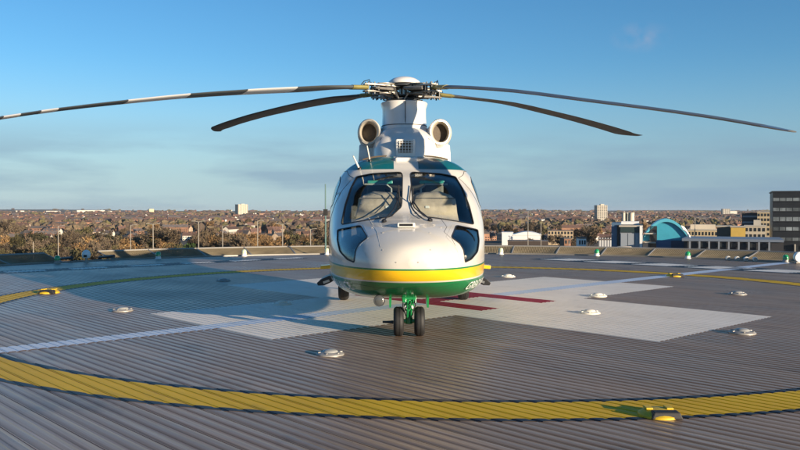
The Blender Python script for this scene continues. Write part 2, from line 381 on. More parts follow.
# escape stair that leaves the rim where one net panel is missing
st = empty('escape_stair', (CX, CY, 0), 'dark steel escape stair dropping away through the gap in the nets', 'stair', rz=-SKIP)
for s in (-1, 1):
    bb = MB(); bb.tube([(s*.6, RD+.1, .12), (s*.6, RD+1.0, .05), (s*.6, RD+3.2, -1.9)], .05, 6); bb.build('handrail', MATS['dark_steel'], st, smooth=40)
    bb = MB(); bb.box((s*.6, RD+.6, -.2), (.05, 1.0, .26)); bb.build('stringer', MATS['dark_steel'], st)
for k in range(9):
    bb = MB(); bb.box((0, RD+.3+k*.27, -.15-k*.19), (1.16, .25, .035)); bb.build('tread', mat('stair_tread', (.09, .085, .08), .6), st)

# ------------------------------------------------------------------ lights on and round the deck
m_cream = mat('cream_housing', (.72, .68, .58), .45, var=.08, scale=20)
m_alu = mat('cast_aluminium', (.34, .325, .30), .5, metal=.35, var=.12, scale=30)
m_lens = mat('frosted_lens', (.30, .30, .285), .32, spec=.4)
m_green = mat('green_lens', (.02, .30, .10), .15, coat=.7)
m_ylw = mat('yellow_housing', (.58, .39, .02), .55, var=.1, scale=25)
m_rub = mat('black_rubber', (.012, .012, .013), .65, var=.3, scale=20)
m_wht = mat('white_enamel', (.78, .77, .74), .35)
def flush_light(loc, s, body, label, dome=m_lens):
    e = empty('deck_light', loc, label, 'deck light', 'low lights set in the deck'); s *= .88
    bb = MB(); bb.lathe((0, 0, 0), [(.15*s, 0), (.15*s, .012*s), (.135*s, .022*s), (.10*s, .03*s), (.09*s, .03*s)], 28); bb.build('base_ring', body, e, smooth=35)
    bb = MB(); bb.lathe((0, 0, .03*s), [(.085*s, 0), (.08*s, .012*s), (.06*s, .022*s), (.03*s, .028*s), (.002, .03*s)], 24); bb.build('lens', dome, e, smooth=60)
    for k in range(6):
        a = 2*PI*k/6+.3; bb = MB()
        bb.box((.118*s*math.cos(a), .118*s*math.sin(a), .026*s), (.03*s, .018*s, .016*s), Matrix.Rotation(a, 3, 'Z')); bb.build('lug', body, e, bevel=.003)
    return e
flush_light(gnd(330, 355), 1.05, m_alu, 'silvery domed deck light on bare planks left of the nose wheels')
flush_light(gnd(122, 311), 1.1, m_alu, 'silvery deck light beside the tip of the left cross arm')
flush_light(gnd(282, 304.5), 1.1, m_cream, 'pale deck light on the white cross arm left of the helicopter', m_cream)
flush_light(gnd(223, 281), 1.1, m_alu, 'dull deck light in the shade inside the far left of the yellow circle')
flush_light(gnd(590, 313.5), 1.1, m_cream, 'cream deck light standing on the white right cross arm', m_cream)
flush_light(gnd(598, 296.5), 1.15, m_cream, 'cream deck light at the inner corner of the white cross', m_cream)
flush_light(gnd(743, 333.5), 1.15, m_alu, 'silvery deck light just outside the tip of the right cross arm')
flush_light(gnd(738, 294.5), 1.15, m_alu, 'silvery deck light on bare planks between cross arm and far yellow line')
flush_light(gnd(508, 277), 1.2, m_cream, 'small cream deck light just right of the tail, beyond the cross', m_cream)
def yellow_light(loc, s, label, low=False):
    e = empty('circle_light', loc, label, 'deck light', 'yellow lights on the yellow circle')
    bb = MB(); bb.lathe((0, 0, 0), [(.15*s, 0), (.15*s, .015*s), (.12*s, .034*s), (.085*s, .045*s), (.03*s, .05*s), (.002, .05*s)], 24, mi=0); bb.build('housing', m_ylw, e, smooth=40)
    bb = MB(); bb.box((.02*s, -.085*s, .026*s), (.23*s, .10*s, .05*s), mi=0, taper=.8); bb.build('shadow_side', m_rub, e, bevel=.008)  # black block standing in for the housing's dark shadow side
    for k in (-1, 1):
        bb = MB(); bb.box((k*.075*s, .02*s, .052*s), (.05*s, .09*s, .014*s)); bb.build('clip', m_ylw, e, bevel=.004)
    return e
yellow_light(gnd(660, 416), .95, 'yellow light with its shadow side built black on the near arc of the yellow circle')
yellow_light(gnd(48, 293), 1.2, 'yellow light on the left arc of the yellow circle')
yellow_light(gnd(675, 276.5), 1.2, 'yellow light on the far right arc of the yellow circle')
GL = [(57, 'green rim light at the gap in the nets on the far left'), (158, 'green rim light with white base right of the white dome camera'), (244, 'rim light beside the leftward dip of the net rail, below the tower block'),
      (327, 'rim light just left of the helicopter cabin'), (501, 'rim light nearest the helicopter on the right'), (597, 'green rim light on a white base below the pale tower'),
      (688, 'green rim light on a white base right of the blue arched building'), (786, 'green rim light below the black office block')]
def rim_pt(px, r):
    k = (px-400)/F; A = 1+k*k; B = -2*(k*CX+CY); C = CX*CX+CY*CY-r*r
    d = (-B+math.sqrt(B*B-4*A*C))/(2*A); return Vector((k*d, d, 0))
for i, (px, lab) in enumerate(GL):
    p = rim_pt(px, RD-.16); p.z = .0
    e = empty('rim_light', p, lab, 'deck light', 'green lights round the rim'); e.scale = (.72, .72, .72)
    bb = MB(); bb.lathe((0, 0, 0), [(.13, 0), (.13, .02), (.10, .04), (.10, .10), (.115, .105), (.115, .12)], 20); bb.build('base', m_wht if i in (1, 2, 3, 4, 5, 6) else m_alu, e, smooth=35)
    bb = MB(); bb.lathe((0, 0, .12), [(.105, 0), (.11, .06), (.095, .13), (.06, .17), (.002, .185)], 20); bb.build('lens', m_green if i not in (2, 3, 4) else mat('pale_green_lens', (.55, .62, .42), .2, coat=.4), e, smooth=60)
# white dome camera, floodlights, thin mast
p = rim_pt(86, RD-.25)
e = empty('dome_camera', p, 'white dome camera on a short grey post at the rim on the left', 'camera'); e.scale = (.7, .7, .75)
bb = MB(); bb.lathe((0, 0, 0), [(.12, 0), (.12, .02), (.05, .03), (.05, .16)], 16); bb.build('post', m_alu, e, smooth=35)
bb = MB(); bb.lathe((0, 0, .16), [(.13, 0), (.165, .07), (.165, .16), (.13, .24), (.07, .285), (.002, .30)], 24); bb.build('dome', m_wht, e, smooth=60)
bb = MB(); bb.box((.02, -.15, .24), (.12, .06, .08)); bb.build('window', m_rub, e, bevel=.008)
for i, px in enumerate((728, 737, 746, 755)):
    p = rim_pt(px, RD-.35)
    e = empty('floodlight', p, ('leftmost', 'second from left', 'second from right', 'rightmost')[i]+' of the four white floodlights at the rim below the golden block', 'floodlight', 'row of white floodlights'); e.scale = (.6, .6, .55)
    bb = MB(); bb.box((0, 0, .02), (.2, .14, .03)); bb.build('foot', m_alu, e, bevel=.006)
    bb = MB(); bb.lathe((0, -.09, .12), [(.10, 0), (.115, .03), (.10, .12), (.06, .17), (.03, .19)], 16, axis=(0, 1, .1)); bb.build('head', m_wht, e, smooth=40)
    bb = MB(); bb.lathe((0, -.095, .12), [(.092, 0), (.085, .008), (.002, .012)], 16, axis=(0, 1, .1)); bb.build('lens', m_lens, e, smooth=40)
p = rim_pt(799, RD-.3); e = empty('floodlight', p, 'white floodlight at the right edge of the picture, below the black office block', 'floodlight')
bb = MB(); bb.box((0, 0, .02), (.2, .14, .03)); bb.build('foot', m_alu, e, bevel=.006)
bb = MB(); bb.lathe((0, -.09, .17), [(.13, 0), (.15, .03), (.13, .14), (.08, .2), (.03, .22)], 16, axis=(0, 1, .1)); bb.build('head', m_wht, e, smooth=40)
p = rim_pt(325.5, RD-.02)
e = empty('antenna_mast', p, 'thin dark teal mast with a small box, left of the cabin', 'mast')
bb = MB(); bb.tube([(0, 0, 0), (0, 0, 2.3)], [.028, .018], 8); bb.build('pole', mat('teal_paint_metal', (.02, .10, .10), .45), e, smooth=40)
bb = MB(); bb.box((0, 0, 1.38), (.14, .12, .2)); bb.build('junction_box', m_rub, e, bevel=.01)
# ================================================================== HELICOPTER
HX, HY = 0.065, 12.0; YAW = .0125
BODY = [  # y, bottom, top, half width, height of max width, top exponent, bottom exponent
 (8.30, .845, .90, .02, .87, 2.0, 2.0), (8.33, .74, 1.00, .20, .85, 2.0, 2.1), (8.40, .655, 1.065, .34, .84, 2.1, 2.2), (8.60, .55, 1.15, .55, .84, 2.2, 2.8),
 (8.80, .475, 1.215, .675, .85, 2.25, 3.2), (9.0, .43, 1.265, .765, .86, 2.3, 3.6), (9.3, .40, 1.325, .86, .89, 2.4, 4.0), (9.6, .385, 1.40, .925, .92, 2.45, 4.2),
 (9.8, .38, 1.53, .955, .95, 2.5, 4.3), (10.0, .38, 1.665, .98, .98, 2.55, 4.4), (10.3, .38, 1.85, 1.01, 1.02, 2.7, 4.5), (10.6, .385, 1.965, 1.03, 1.06, 2.9, 4.5), (10.8, .39, 2.085, 1.04, 1.08, 3.05, 4.5),
 (11.1, .4, 2.185, 1.055, 1.1, 3.2, 4.5), (11.5, .41, 2.205, 1.06, 1.1, 3.3, 4.5), (12.2, .42, 2.215, 1.06, 1.1, 3.3, 4.5), (13.0, .44, 2.2, 1.03, 1.12, 3.2, 4.0),
 (13.8, .54, 2.17, .90, 1.22, 2.8, 3.0), (14.6, .76, 2.1, .68, 1.4, 2.4, 2.4), (15.4, 1.05, 2.0, .45, 1.54, 2.1, 2.1), (16.2, 1.22, 1.9, .34, 1.58, 2, 2), (17.5, 1.34, 1.84, .25, 1.6, 2, 2), (18.8, 1.42, 1.84, .2, 1.64, 2, 2), (19.3, 1.46, 1.84, .16, 1.66, 2, 2)]
def bprm(y): return interp(BODY, y)
def body_inside(x, y, z):
    if y < 8.3: return False
    zb, zt, hw, zm, et, eb = bprm(y)
    if z >= zm: t, e = (z-zm)/max(1e-4, zt-zm), et
    else: t, e = (zm-z)/max(1e-4, zm-zb), eb
    return t < 1 and (abs(x)/hw)**e+t**e < 1
def body_x(y, z):
    zb, zt, hw, zm, et, eb = bprm(y)
    if z >= zm: t, e = (z-zm)/max(1e-4, zt-zm), et
    else: t, e = (zm-z)/max(1e-4, zm-zb), eb
    return hw*max(0, 1-min(1, t)**e)**(1/e)
def ray_hit(px, py):
    d = 8.3
    while d < 13:
        p = at(px, py, d)
        lx = p.x-HX-(HY-d)*YAW
        if body_inside(lx, d, p.z): return Vector((lx, d, p.z))
        d += .004
    return None
def top_z(x, y):
    z = 3.0
    while z > .9:
        if body_inside(x, y, z): return z
        z -= .004
    return .9
def loc(p): return Vector((p[0], p[1]-HY, p[2]))
def ring_at(y, n=96):
    zb, zt, hw, zm, et, eb = bprm(y); r = []
    for k in range(n):
        a = 2*PI*k/n; c, s = math.cos(a), math.sin(a); e = et if s >= 0 else eb
        # equalised superellipse parameter
        x = math.copysign(abs(c)**(2/e), c)*hw; z = zm+math.copysign(abs(s)**(2/e), s)*((zt-zm) if s >= 0 else (zm-zb))
        r.append(loc((x, y, z)))
    return r
ys = [8.3, 8.303, 8.308, 8.315, 8.325, 8.34, 8.36, 8.385, 8.415, 8.45, 8.49, 8.54, 8.6, 8.66, 8.73]
y = 8.8
while y < 11.6: ys.append(y); y += .065
while y < 19.3: ys.append(y); y += .17
ys.append(19.3)
bb = MB(); bb.loft([ring_at(y) for y in ys])
surf_me = bb.mesh('fuselage_surface', [])
# livery: bands by height, on the real paint
def livery():
    m = bpy.data.materials.new('helicopter_livery'); m.use_nodes = True; t = m.node_tree; p = t.nodes['Principled BSDF']
    p.inputs['Roughness'].default_value = .28; p.inputs['Coat Weight'].default_value = .7; p.inputs['Coat Roughness'].default_value = .05
    tcn = t.nodes.new('ShaderNodeTexCoord'); sp = t.nodes.new('ShaderNodeSeparateXYZ'); t.links.new(tcn.outputs['Object'], sp.inputs[0])
    def gt(sock, v):
        n = t.nodes.new('ShaderNodeMath'); n.operation = 'GREATER_THAN'; t.links.new(sock, n.inputs[0]); n.inputs[1].default_value = v; return n.outputs[0]
    def mixc(f, a, b):
        n = t.nodes.new('ShaderNodeMix'); n.data_type = 'RGBA'; t.links.new(f, n.inputs['Factor'])
        for k, c in (('A', a), ('B', b)):
            if isinstance(c, tuple): n.inputs[k].default_value = (*c, 1)
            else: t.links.new(c, n.inputs[k])
        return n.outputs['Result']
    def mul(a, b):
        n = t.nodes.new('ShaderNodeMath'); n.operation = 'MULTIPLY'; t.links.new(a, n.inputs[0]); t.links.new(b, n.inputs[1]); return n.outputs[0]
    nzz = t.nodes.new('ShaderNodeTexNoise'); nzz.inputs['Scale'].default_value = 3; nzz.inputs['Detail'].default_value = 8; t.links.new(tcn.outputs['Object'], nzz.inputs['Vector'])
    white = mixc(nzz.outputs[0], (.555, .525, .46), (.63, .605, .55)); green = (.008, .17, .055); yel = (.80, .47, .012); teal = (.004, .11, .12)
    z = sp.outputs['Z']
    c = mixc(gt(z, .655), green, white); c = mixc(gt(z, .672), c, yel); c = mixc(gt(z, .79), c, green); c = mixc(gt(z, .808), c, white)
    ab = t.nodes.new('ShaderNodeMath'); ab.operation = 'ABSOLUTE'; t.links.new(sp.outputs['X'], ab.inputs[0])
    roof = mul(mul(gt(z, 1.98), gt(ab.outputs[0], .165)), gt(sp.outputs['Y'], 10.62-HY))
    c = mixc(roof, c, teal); t.links.new(c, p.inputs['Base Color'])
    return m
m_liv = livery()
m_int = mat('cabin_lining', (.10, .10, .105), .8)
m_body_w = mat('helicopter_white', (.68, .66, .62), .3, var=.07, scale=3, coat=.6)
m_teal = mat('helicopter_teal', (.004, .085, .09), .28, coat=.6)
m_hgreen = mat('helicopter_green', (.01, .20, .06), .3, coat=.5, var=.15, scale=8)
m_hyel = mat('helicopter_yellow', (.80, .47, .012), .3, coat=.5)
m_black = mat('satin_black', (.012, .012, .013), .4)
m_dgrey = mat('blade_grey', (.045, .05, .055), .45, var=.2, scale=2)
m_seal = mat('window_seal', (.02, .02, .022), .6)
m_steel = mat('bare_steel', (.42, .41, .39), .3, metal=.9)
m_glass = glass('canopy_glass', (.90, .93, .92), .07)
heli = empty('helicopter', (HX, HY, 0), 'white, green and yellow helicopter parked nose-on with drooping four-blade rotor', 'helicopter', rz=YAW)

def eval_mesh(o, name):
    dg = bpy.context.evaluated_depsgraph_get(); dg.update()
    return bpy.data.meshes.new_from_object(o.evaluated_get(dg), preserve_all_data_layers=True, depsgraph=dg)
def boolean(me_a, me_b, op):
    a = bpy.data.objects.new('tmp_a', me_a); c = bpy.data.objects.new('tmp_b', me_b); COL.objects.link(a); COL.objects.link(c)
    md = a.modifiers.new('b', 'BOOLEAN'); md.operation = op; md.object = c; md.solver = 'EXACT'
    r = eval_mesh(a, 'r'); bpy.data.objects.remove(a); bpy.data.objects.remove(c); return r
def shell(disp, thick):
    """closed outer skin plus a reversed inner skin that starts behind the very tip"""
    nrm = [v.normal.copy() for v in surf_me.vertices]; co = [v.co.copy() for v in surf_me.vertices]; n = 96; k0 = 9; k1 = len(ys)-2
    vs = [c+m*disp for c, m in zip(co, nrm)]; fs = [tuple(p.vertices) for p in surf_me.polygons]; o = len(vs)
    vs += [c+m*(disp-thick) for c, m in zip(co[k0*n:(k1+1)*n], nrm[k0*n:(k1+1)*n])]; L = k1-k0+1
    bb = MB(); bb.v = []; R = [vs[o+i*n:o+(i+1)*n] for i in range(L)]; bb.loft(R)
    im = bb.mesh('i', []); inner = [tuple(reversed(p.vertices)) for p in im.polygons]
    me = bpy.data.meshes.new('shell'); me.from_pydata([tuple(v) for v in vs], [], fs+[tuple(a+o for a in f) for f in inner]); me.update(); return me
def crn(pts, r=.22, n=4):
    """round a polygon's corners"""
    o = []; L = len(pts)
    for i in range(L):
        a, p, c = Vector(pts[i-1]), Vector(pts[i]), Vector(pts[(i+1) % L])
        p0 = p+(a-p)*r; p1 = p+(c-p)*r
        for k in range(n+1):
            t = k/n; o.append((p0*(1-t)**2+p*2*t*(1-t)+p1*t*t))
    return o
def off(poly, d):
    n = len(poly); ar = sum(poly[i].x*poly[(i+1) % n].y-poly[(i+1) % n].x*poly[i].y for i in range(n)); s = 1 if ar > 0 else -1; r = []
    for i in range(n):
        e = (poly[(i+1) % n]-poly[i-1]).normalized(); r.append(poly[i]+Vector((e.y, -e.x))*d*s)
    return r
def prism(poly, a0, a1, axis):
    def P(p, a): return loc((p.x, a, p.y)) if axis == 'y' else loc((a, p.x, p.y))
    bb = MB(); bb.loft([[P(p, a0) for p in poly], [P(p, a1) for p in poly]]); return bb.mesh('prism', [])
def ringprism(po, pi, a0, a1, axis):
    def P(p, a): return loc((p.x, a, p.y)) if axis == 'y' else loc((a, p.x, p.y))
    n = len(po); bb = MB()
    bb.loft([[P(p, a0) for p in po], [P(p, a1) for p in po], [P(p, a1) for p in pi], [P(p, a0) for p in pi], [P(p, a0) for p in po]], cap=False)
    me = bb.mesh('rp', []); bm = bmesh.new(); bm.from_mesh(me); bmesh.ops.remove_doubles(bm, verts=bm.verts, dist=1e-6); bmesh.ops.recalc_face_normals(bm, faces=bm.faces); bm.to_mesh(me); bm.free(); return me
def pxpoly(pts):
    r = []
    for q in pts:
        h = ray_hit(*q); r.append((h.x, h.z))
    return r
WS = [(341, 224.5), (344.5, 206), (350.5, 188), (356.5, 176.5), (372, 173.5), (402.6, 171.8), (402, 206.5), (391, 216.5), (376, 218.5), (357, 221.5)]
CH = [(337.2, 229.5), (360.5, 225), (367.5, 237), (359, 243.5), (355.5, 250), (354, 262.5), (347, 259.5), (339.5, 251.5), (337, 240)]
def px_half(pts): return [(p[0]+405-400-5.15, p[1]) for p in pts]
wins = []
for nm, pts, r in (('windshield', WS, .2), ('chin_window', CH, .25)):
    hp = pxpoly(pts); hp = [(-abs(x), z) for x, z in hp]
    for s in (1, -1):
        poly = [Vector((x*s, z)) for x, z in hp]; poly = crn(poly, .14)
        wins.append((nm, poly, 'y', (8.0, 11.25)))
DW = [(10.55, 1.50), (10.78, 1.80), (11.05, 1.90), (11.45, 1.90), (11.45, 1.45), (11.2, 1.42)]
RW = [(11.75, 1.45), (11.75, 1.88), (12.65, 1.86), (12.65, 1.45)]
for pts in (DW, RW):
    for s in (1, -1):
        wins.append(('cabin_window', crn([Vector(p) for p in pts], .2), 'x', (.45*s, 1.6*s)))
body_me = shell(0, .03); thin = shell(-.005, .008); sealm = shell(.0035, .02)
for nm, poly, ax, (a0, a1) in wins: body_me = boolean(body_me, prism(poly, a0, a1, ax), 'DIFFERENCE')
def setup(me, mats, smooth=35):
    me.materials.clear()
    for m in mats: me.materials.append(m)
    me.polygons.foreach_set('use_smooth', [True]*len(me.polygons)); me.set_sharp_from_angle(angle=math.radians(smooth)); return me
# inner skin: faces whose normal looks towards the cabin axis
setup(body_me, [m_liv, m_int], 30)
for p in body_me.polygons:
    c = p.center; cy = c.y+HY; zb, zt, hw, zm, et, eb = bprm(cy)
    if p.normal.dot(Vector((c.x, 0.35*(cy-10.5), c.z-zm))) < 0 and body_inside(c.x*1.005, cy, c.z): p.material_index = 1
    else: p.material_index = 0
link('fuselage', body_me, heli)
for nm, poly, ax, (a0, a1) in wins:
    g = setup(boolean(thin, prism(off(poly, .006), a0, a1, ax), 'INTERSECT'), [m_glass])
    for p in g.polygons: p.material_index = 0
    o = link(nm, g, heli)
    g = setup(boolean(sealm, ringprism(off(poly, .005), off(poly, -.006), a0, a1, ax), 'INTERSECT'), [m_seal])
    for p in g.polygons: p.material_index = 0
    link('seal', g, o)
# door and panel seams, thin rubber lines on the skin
def seam(pts_yz, s, r=.004):
    bb = MB(); P = []
    for i in range(len(pts_yz)-1):
        for k in range(10):
            y = lerp(pts_yz[i][0], pts_yz[i+1][0], k/10); z = lerp(pts_yz[i][1], pts_yz[i+1][1], k/10); P.append(loc((s*(body_x(y, z)), y, z)))
    bb.tube(P, r, 5); return bb
for s in (1, -1):
    seam([(10.32, .86), (10.32, 1.42), (10.62, 1.86), (10.95, 1.97), (11.58, 1.98), (11.58, .86)], s).build('door_seam', m_seal, heli)
    seam([(11.62, .86), (11.62, 1.98), (12.85, 1.98), (12.85, .86), (11.62, .86)], s).build('door_seam', m_seal, heli)
    bb = MB(); y, z = 11.35, 1.15; bb.box(loc((s*(body_x(y, z)+.012), y, z)), (.025, .16, .03)); bb.build('door_handle', m_black, heli, bevel=.006)
def surf_line(pts, name, m, r=.004, lift=0.0, parent=heli):
    P = []
    for i in range(len(pts)-1):
        for k in range(8):
            h = ray_hit(lerp(pts[i][0], pts[i+1][0], k/8), lerp(pts[i][1], pts[i+1][1], k/8))
            if h: P.append(loc(h)+Vector((0, -lift, lift)))
    bb = MB(); bb.tube(P, r, 5); return bb.build(name, m, parent, smooth=60)
surf_line([(441, 219), (447, 227), (444, 232), (452, 239), (456, 247)], 'panel_seam', m_seal, .0025)
surf_line([(369, 219), (377, 232), (381, 250)], 'panel_seam', mat('seam_grey', (.35, .34, .32), .6), .0025)
for q in ([(352, 262), (357, 250), (362, 243), (369, 237.5), (362, 223)], [(461, 262), (457, 250), (452, 243), (446, 237), (453, 223)]):
    surf_line(q, 'panel_seam', MATS['seam_grey'], .0022)
surf_line([(372, 221), (390, 219.5), (407, 219), (424, 219.5), (442, 221)], 'panel_seam', MATS['seam_grey'], .002)
surf_line([(352, 283), (375, 287.5), (407, 289), (438, 287.5), (462, 283)], 'panel_seam', m_seal, .002)
for q in ((383, 233), (383, 250), (430, 233), (430, 250), (396, 262), (418, 262), (372, 228), (441, 228)):
    h = ray_hit(*q); bb = MB(); bb.lathe(loc(h), [(.011, -.006), (.011, .003), (.004, .004)], 10, axis=(h.x*.8, -1, .9)); bb.build('fastener', MATS['seam_grey'], heli, smooth=40)
# registration lettering along the lower sides
def lettering(txt, s, y0, z0, size):
    cu = bpy.data.curves.new('t', 'FONT'); cu.body = txt; cu.size = size; cu.space_character = 1.1
    to = bpy.data.objects.new('t', cu); COL.objects.link(to); me = eval_mesh(to, 't'); bpy.data.objects.remove(to)
    bm = bmesh.new(); bm.from_mesh(me); bmesh.ops.triangulate(bm, faces=bm.faces); [(bmesh.ops.subdivide_edges(bm, edges=[e for e in bm.edges if e.calc_length() > .016], cuts=1), bmesh.ops.triangulate(bm, faces=bm.faces)) for _ in range(4)]; bm.to_mesh(me); bm.free()
    w = max(v.co.x for v in me.vertices)
    for v in me.vertices:
        t = v.co.x; y = y0+(t if s > 0 else w-t); z = z0+v.co.y
        x = body_x(y, z); e_ = .01
        n = Vector((1, -(body_x(y+e_, z)-body_x(y-e_, z))/(2*e_), -(body_x(y, z+e_)-body_x(y, z-e_))/(2*e_))).normalized()
        q = Vector((x, y, z))+n*.016; v.co = loc((s*q.x, q.y, q.z))
    me.materials.append(mat('lettering_white', (.8, .8, .78), .4)); stuff(link('lettering', me, heli))
lettering('GREAT NORTH AIR AMBULANCE', 1, 8.86, .55, .115)
lettering('GREAT NORTH AIR AMBULANCE', -1, 8.86, .55, .115)
# nose vent
h = ray_hit(406, 226)
bb = MB(); c = loc(h); bb.box(c+Vector((0, -.01, .012)), (.20, .16, .055)); ns = bb.build('nose_vent', m_body_w, heli, bevel=.012)
bb = MB(); bb.box(c+Vector((0, -.088, .014)), (.15, .012, .028)); bb.build('vent_slot', m_black, ns)
h = ray_hit(465, 257); bb = MB(); bb.lathe(loc(h), [(.02, -.01), (.02, .012), (.002, .014)], 12, axis=(.4, -1, 0)); bb.build('static_port', m_black, heli, smooth=40)
# wipers
for s in (1, -1):
    q = [(398.5, 200), (393, 212), (384, 222)] if s < 0 else [(413, 203), (420, 213), (430, 221)]
    A = [loc(ray_hit(*p))+Vector((0, -.035, .02)) for p in q]
    bb = MB(); bb.tube(A, .009, 6); w = bb.build('wiper', m_black, heli, smooth=50)
    bb = MB(); bb.tube([A[0]+Vector((0, .01, .16)), A[0]+Vector((-s*.02, 0, -.1))], .008, 6); bb.build('blade_rubber', m_rub, w, smooth=50)
    bb = MB(); bb.lathe(A[-1]-Vector((0, -.03, .02)), [(.03, -.02), (.03, .02), (.015, .035)], 12, axis=(0, -.5, 1)); bb.build('pivot', m_black, w, smooth=40)
    hs = [(399, 186), (396.5, 198), (398, 209)] if s < 0 else [(411, 186), (409.5, 200), (413, 211), (422, 219)]
    bb = MB(); bb.tube([loc(ray_hit(*p))+Vector((0, -.02, .01)) for p in hs], .006, 6); bb.build('washer_hose', m_rub, w, smooth=50)
# ---- cockpit interior
m_cover = mat('quilted_cover', (.50, .41, .32), .85, var=.2, scale=7, bump=.6, bscale=9)
m_seat = mat('seat_fabric', (.07, .075, .085), .85)
for s in (-1, 1):
    bb = MB(); bb.loft([[loc((s*x, y, z+.012*math.sin(x*23+y*19))) for x, z in ((.07, zl), (.075, zh-.04), (.12, zh+.005), (.22, zh+.02), (.42, zh+.02), (.55, zh), (.62, zh-.06), (.65, zl))] for y, zl, zh in ((9.93, 1.28, 1.48), (10.02, 1.26, 1.60), (10.15, 1.2, 1.64), (10.32, 1.15, 1.58), (10.4, 1.1, 1.4))])
    bb.build('dashboard_cover', m_cover, heli, smooth=60)
    st_ = MB(); st_.box(loc((s*.42, 11.05, .95)), (.48, .5, .14)); se = st_.build('pilot_seat', m_seat, heli, bevel=.04)
    st_ = MB(); st_.box(loc((s*.42, 11.32, 1.3)), (.46, .12, .66), Matrix.Rotation(-.15, 3, 'X')); st_.build('seat_back', m_seat, se, bevel=.04)
    st_ = MB(); st_.box(loc((s*.42, 11.38, 1.72)), (.26, .09, .17)); st_.build('headrest', mat('headrest_grey', (.2, .2, .2), .8), se, bevel=.03)
    bb = MB(); bb.tube([loc((s*.42, 10.75, .7)), loc((s*.42, 10.72, 1.2)), loc((s*.44, 10.66, 1.42))], .018, 8); bb.build('control_stick', m_black, heli, smooth=50)
    bb = MB(); bb.tube([loc((s*.2, 10.66, 1.45)), loc((s*.2, 10.66, 1.72)), loc((s*.26, 10.66, 1.78)), loc((s*.56, 10.70, 1.78))], .014, 8); bb.build('grab_rail', mat('grey_tube', (.45, .47, .46), .4), heli, smooth=50)
    bb = MB(); bb.box(loc((s*.35, 10.72, 1.81)), (.34, .03, .045)); bb.build('sun_visor', mat('visor_green', (.06, .42, .34), .3), heli, bevel=.01)
bb = MB(); bb.box(loc((0, 10.2, 1.0)), (1.2, .35, .42)); bb.build('instrument_panel', m_black, heli, bevel=.03)
bb = MB(); bb.box(loc((0, 11.0, .62)), (1.7, 2.3, .1)); bb.build('cabin_floor', m_int, heli)
bb = MB(); bb.box(loc((0, 11.0, 1.97)), (.3, .6, .09)); bb.build('overhead_console', m_black, heli, bevel=.02)
bb = MB(); bb.box(loc((0, 13.0, 1.2)), (1.7, .05, 1.3)); bb.build('rear_bulkhead', m_int, heli)
for s in (-1, 1):    # shoulder straps, quilting lines and buckles
    for k in (-1, 1):
        bb = MB(); bb.tube([loc((s*.42+k*.09, 11.27, 1.62)), loc((s*.42+k*.08, 11.2, 1.4)), loc((s*.42+k*.04, 11.05, 1.1))], .02, 5); bb.build('harness_strap', mat('strap_blue', (.05, .07, .12), .8), heli)
    for zz_ in (1.50, 1.58):
        bb = MB(); bb.tube([loc((s*x, 9.965-.0*x if zz_ < 1.55 else 9.99, zz_)) for x in (.10, .25, .4, .6)], .006, 5); bb.build('cover_strap', m_seat, heli)
    bb = MB(); bb.box(loc((s*.25, 9.93, 1.47)), (.05, .02, .03)); bb.build('cover_buckle', m_wht, heli, bevel=.004)
# ---- roof cowling, intakes, mast fairing
def oval(cx, cz, y, rx, rz, n=40, e=2.6, zmin=None):
    r = []
    for k in range(n):
        a = 2*PI*k/n; c, s = math.cos(a), math.sin(a)
        z = cz+math.copysign(abs(s)**(2/e), s)*rz
        if zmin is not None: z = max(z, zmin)
        r.append(loc((cx+math.copysign(abs(c)**(2/e), c)*rx, y, z)))
    return r
bb = MB()
bb.loft([oval(0, 2.05, 11.12, .16, .1), oval(0, 2.1, 11.2, .30, .22), oval(0, 2.16, 11.35, .42, .33), oval(0, 2.2, 11.55, .47, .42), oval(0, 2.22, 11.75, .485, .455), oval(0, 2.22, 12.3, .5, .47), oval(0, 2.2, 13.2, .56, .46), oval(0, 2.1, 14.2, .55, .42), oval(0, 2.0, 15.0, .4, .3), oval(0, 1.9, 15.8, .2, .15)])
cow = bb.build('engine_cowling', m_body_w, heli, smooth=50)
bb = MB(); bb.tube([loc((x, 11.2+.0*abs(x), top_z(x, 11.2)+.012)) for x in [k*.05 for k in range(-12, 13)]], .012, 6); bb.build('rain_gutter', mat('gutter_brown', (.12, .09, .06), .6), cow, smooth=50)
for s in (1, -1):
    bb = MB(); bb.box(loc((s*.345, 11.46, 2.43)), (.035, .05, .07), Matrix.Rotation(-.5*s, 3, 'Y')); bb.build('drain_slot', m_black, cow, bevel=.006)
# front grille box
bb = MB(); bb.box(loc((0, 11.24, 2.30)), (.27, .24, .26)); gb = bb.build('grille_box', m_body_w, heli, bevel=.02)
bb = MB(); bb.box(loc((0, 11.115, 2.32)), (.19, .016, .16)); bb.build('grille_recess', mat('grille_dark', (.10, .075, .05), .7), gb)
for k in range(5):
    bb = MB(); bb.box(loc((-.08+k*.04, 11.104, 2.32)), (.008, .012, .16)); bb.build('grille_bar', m_body_w, gb)
for k in range(4):
    bb = MB(); bb.box(loc((0, 11.1, 2.26+k*.04)), (.19, .012, .008)); bb.build('grille_bar', m_body_w, gb)
bb = MB(); bb.box(loc((0, 11.0, 2.135)), (.29, .36, .07), Matrix.Rotation(.12, 3, 'X')); bb.build('roof_spine', m_body_w, heli, bevel=.02)
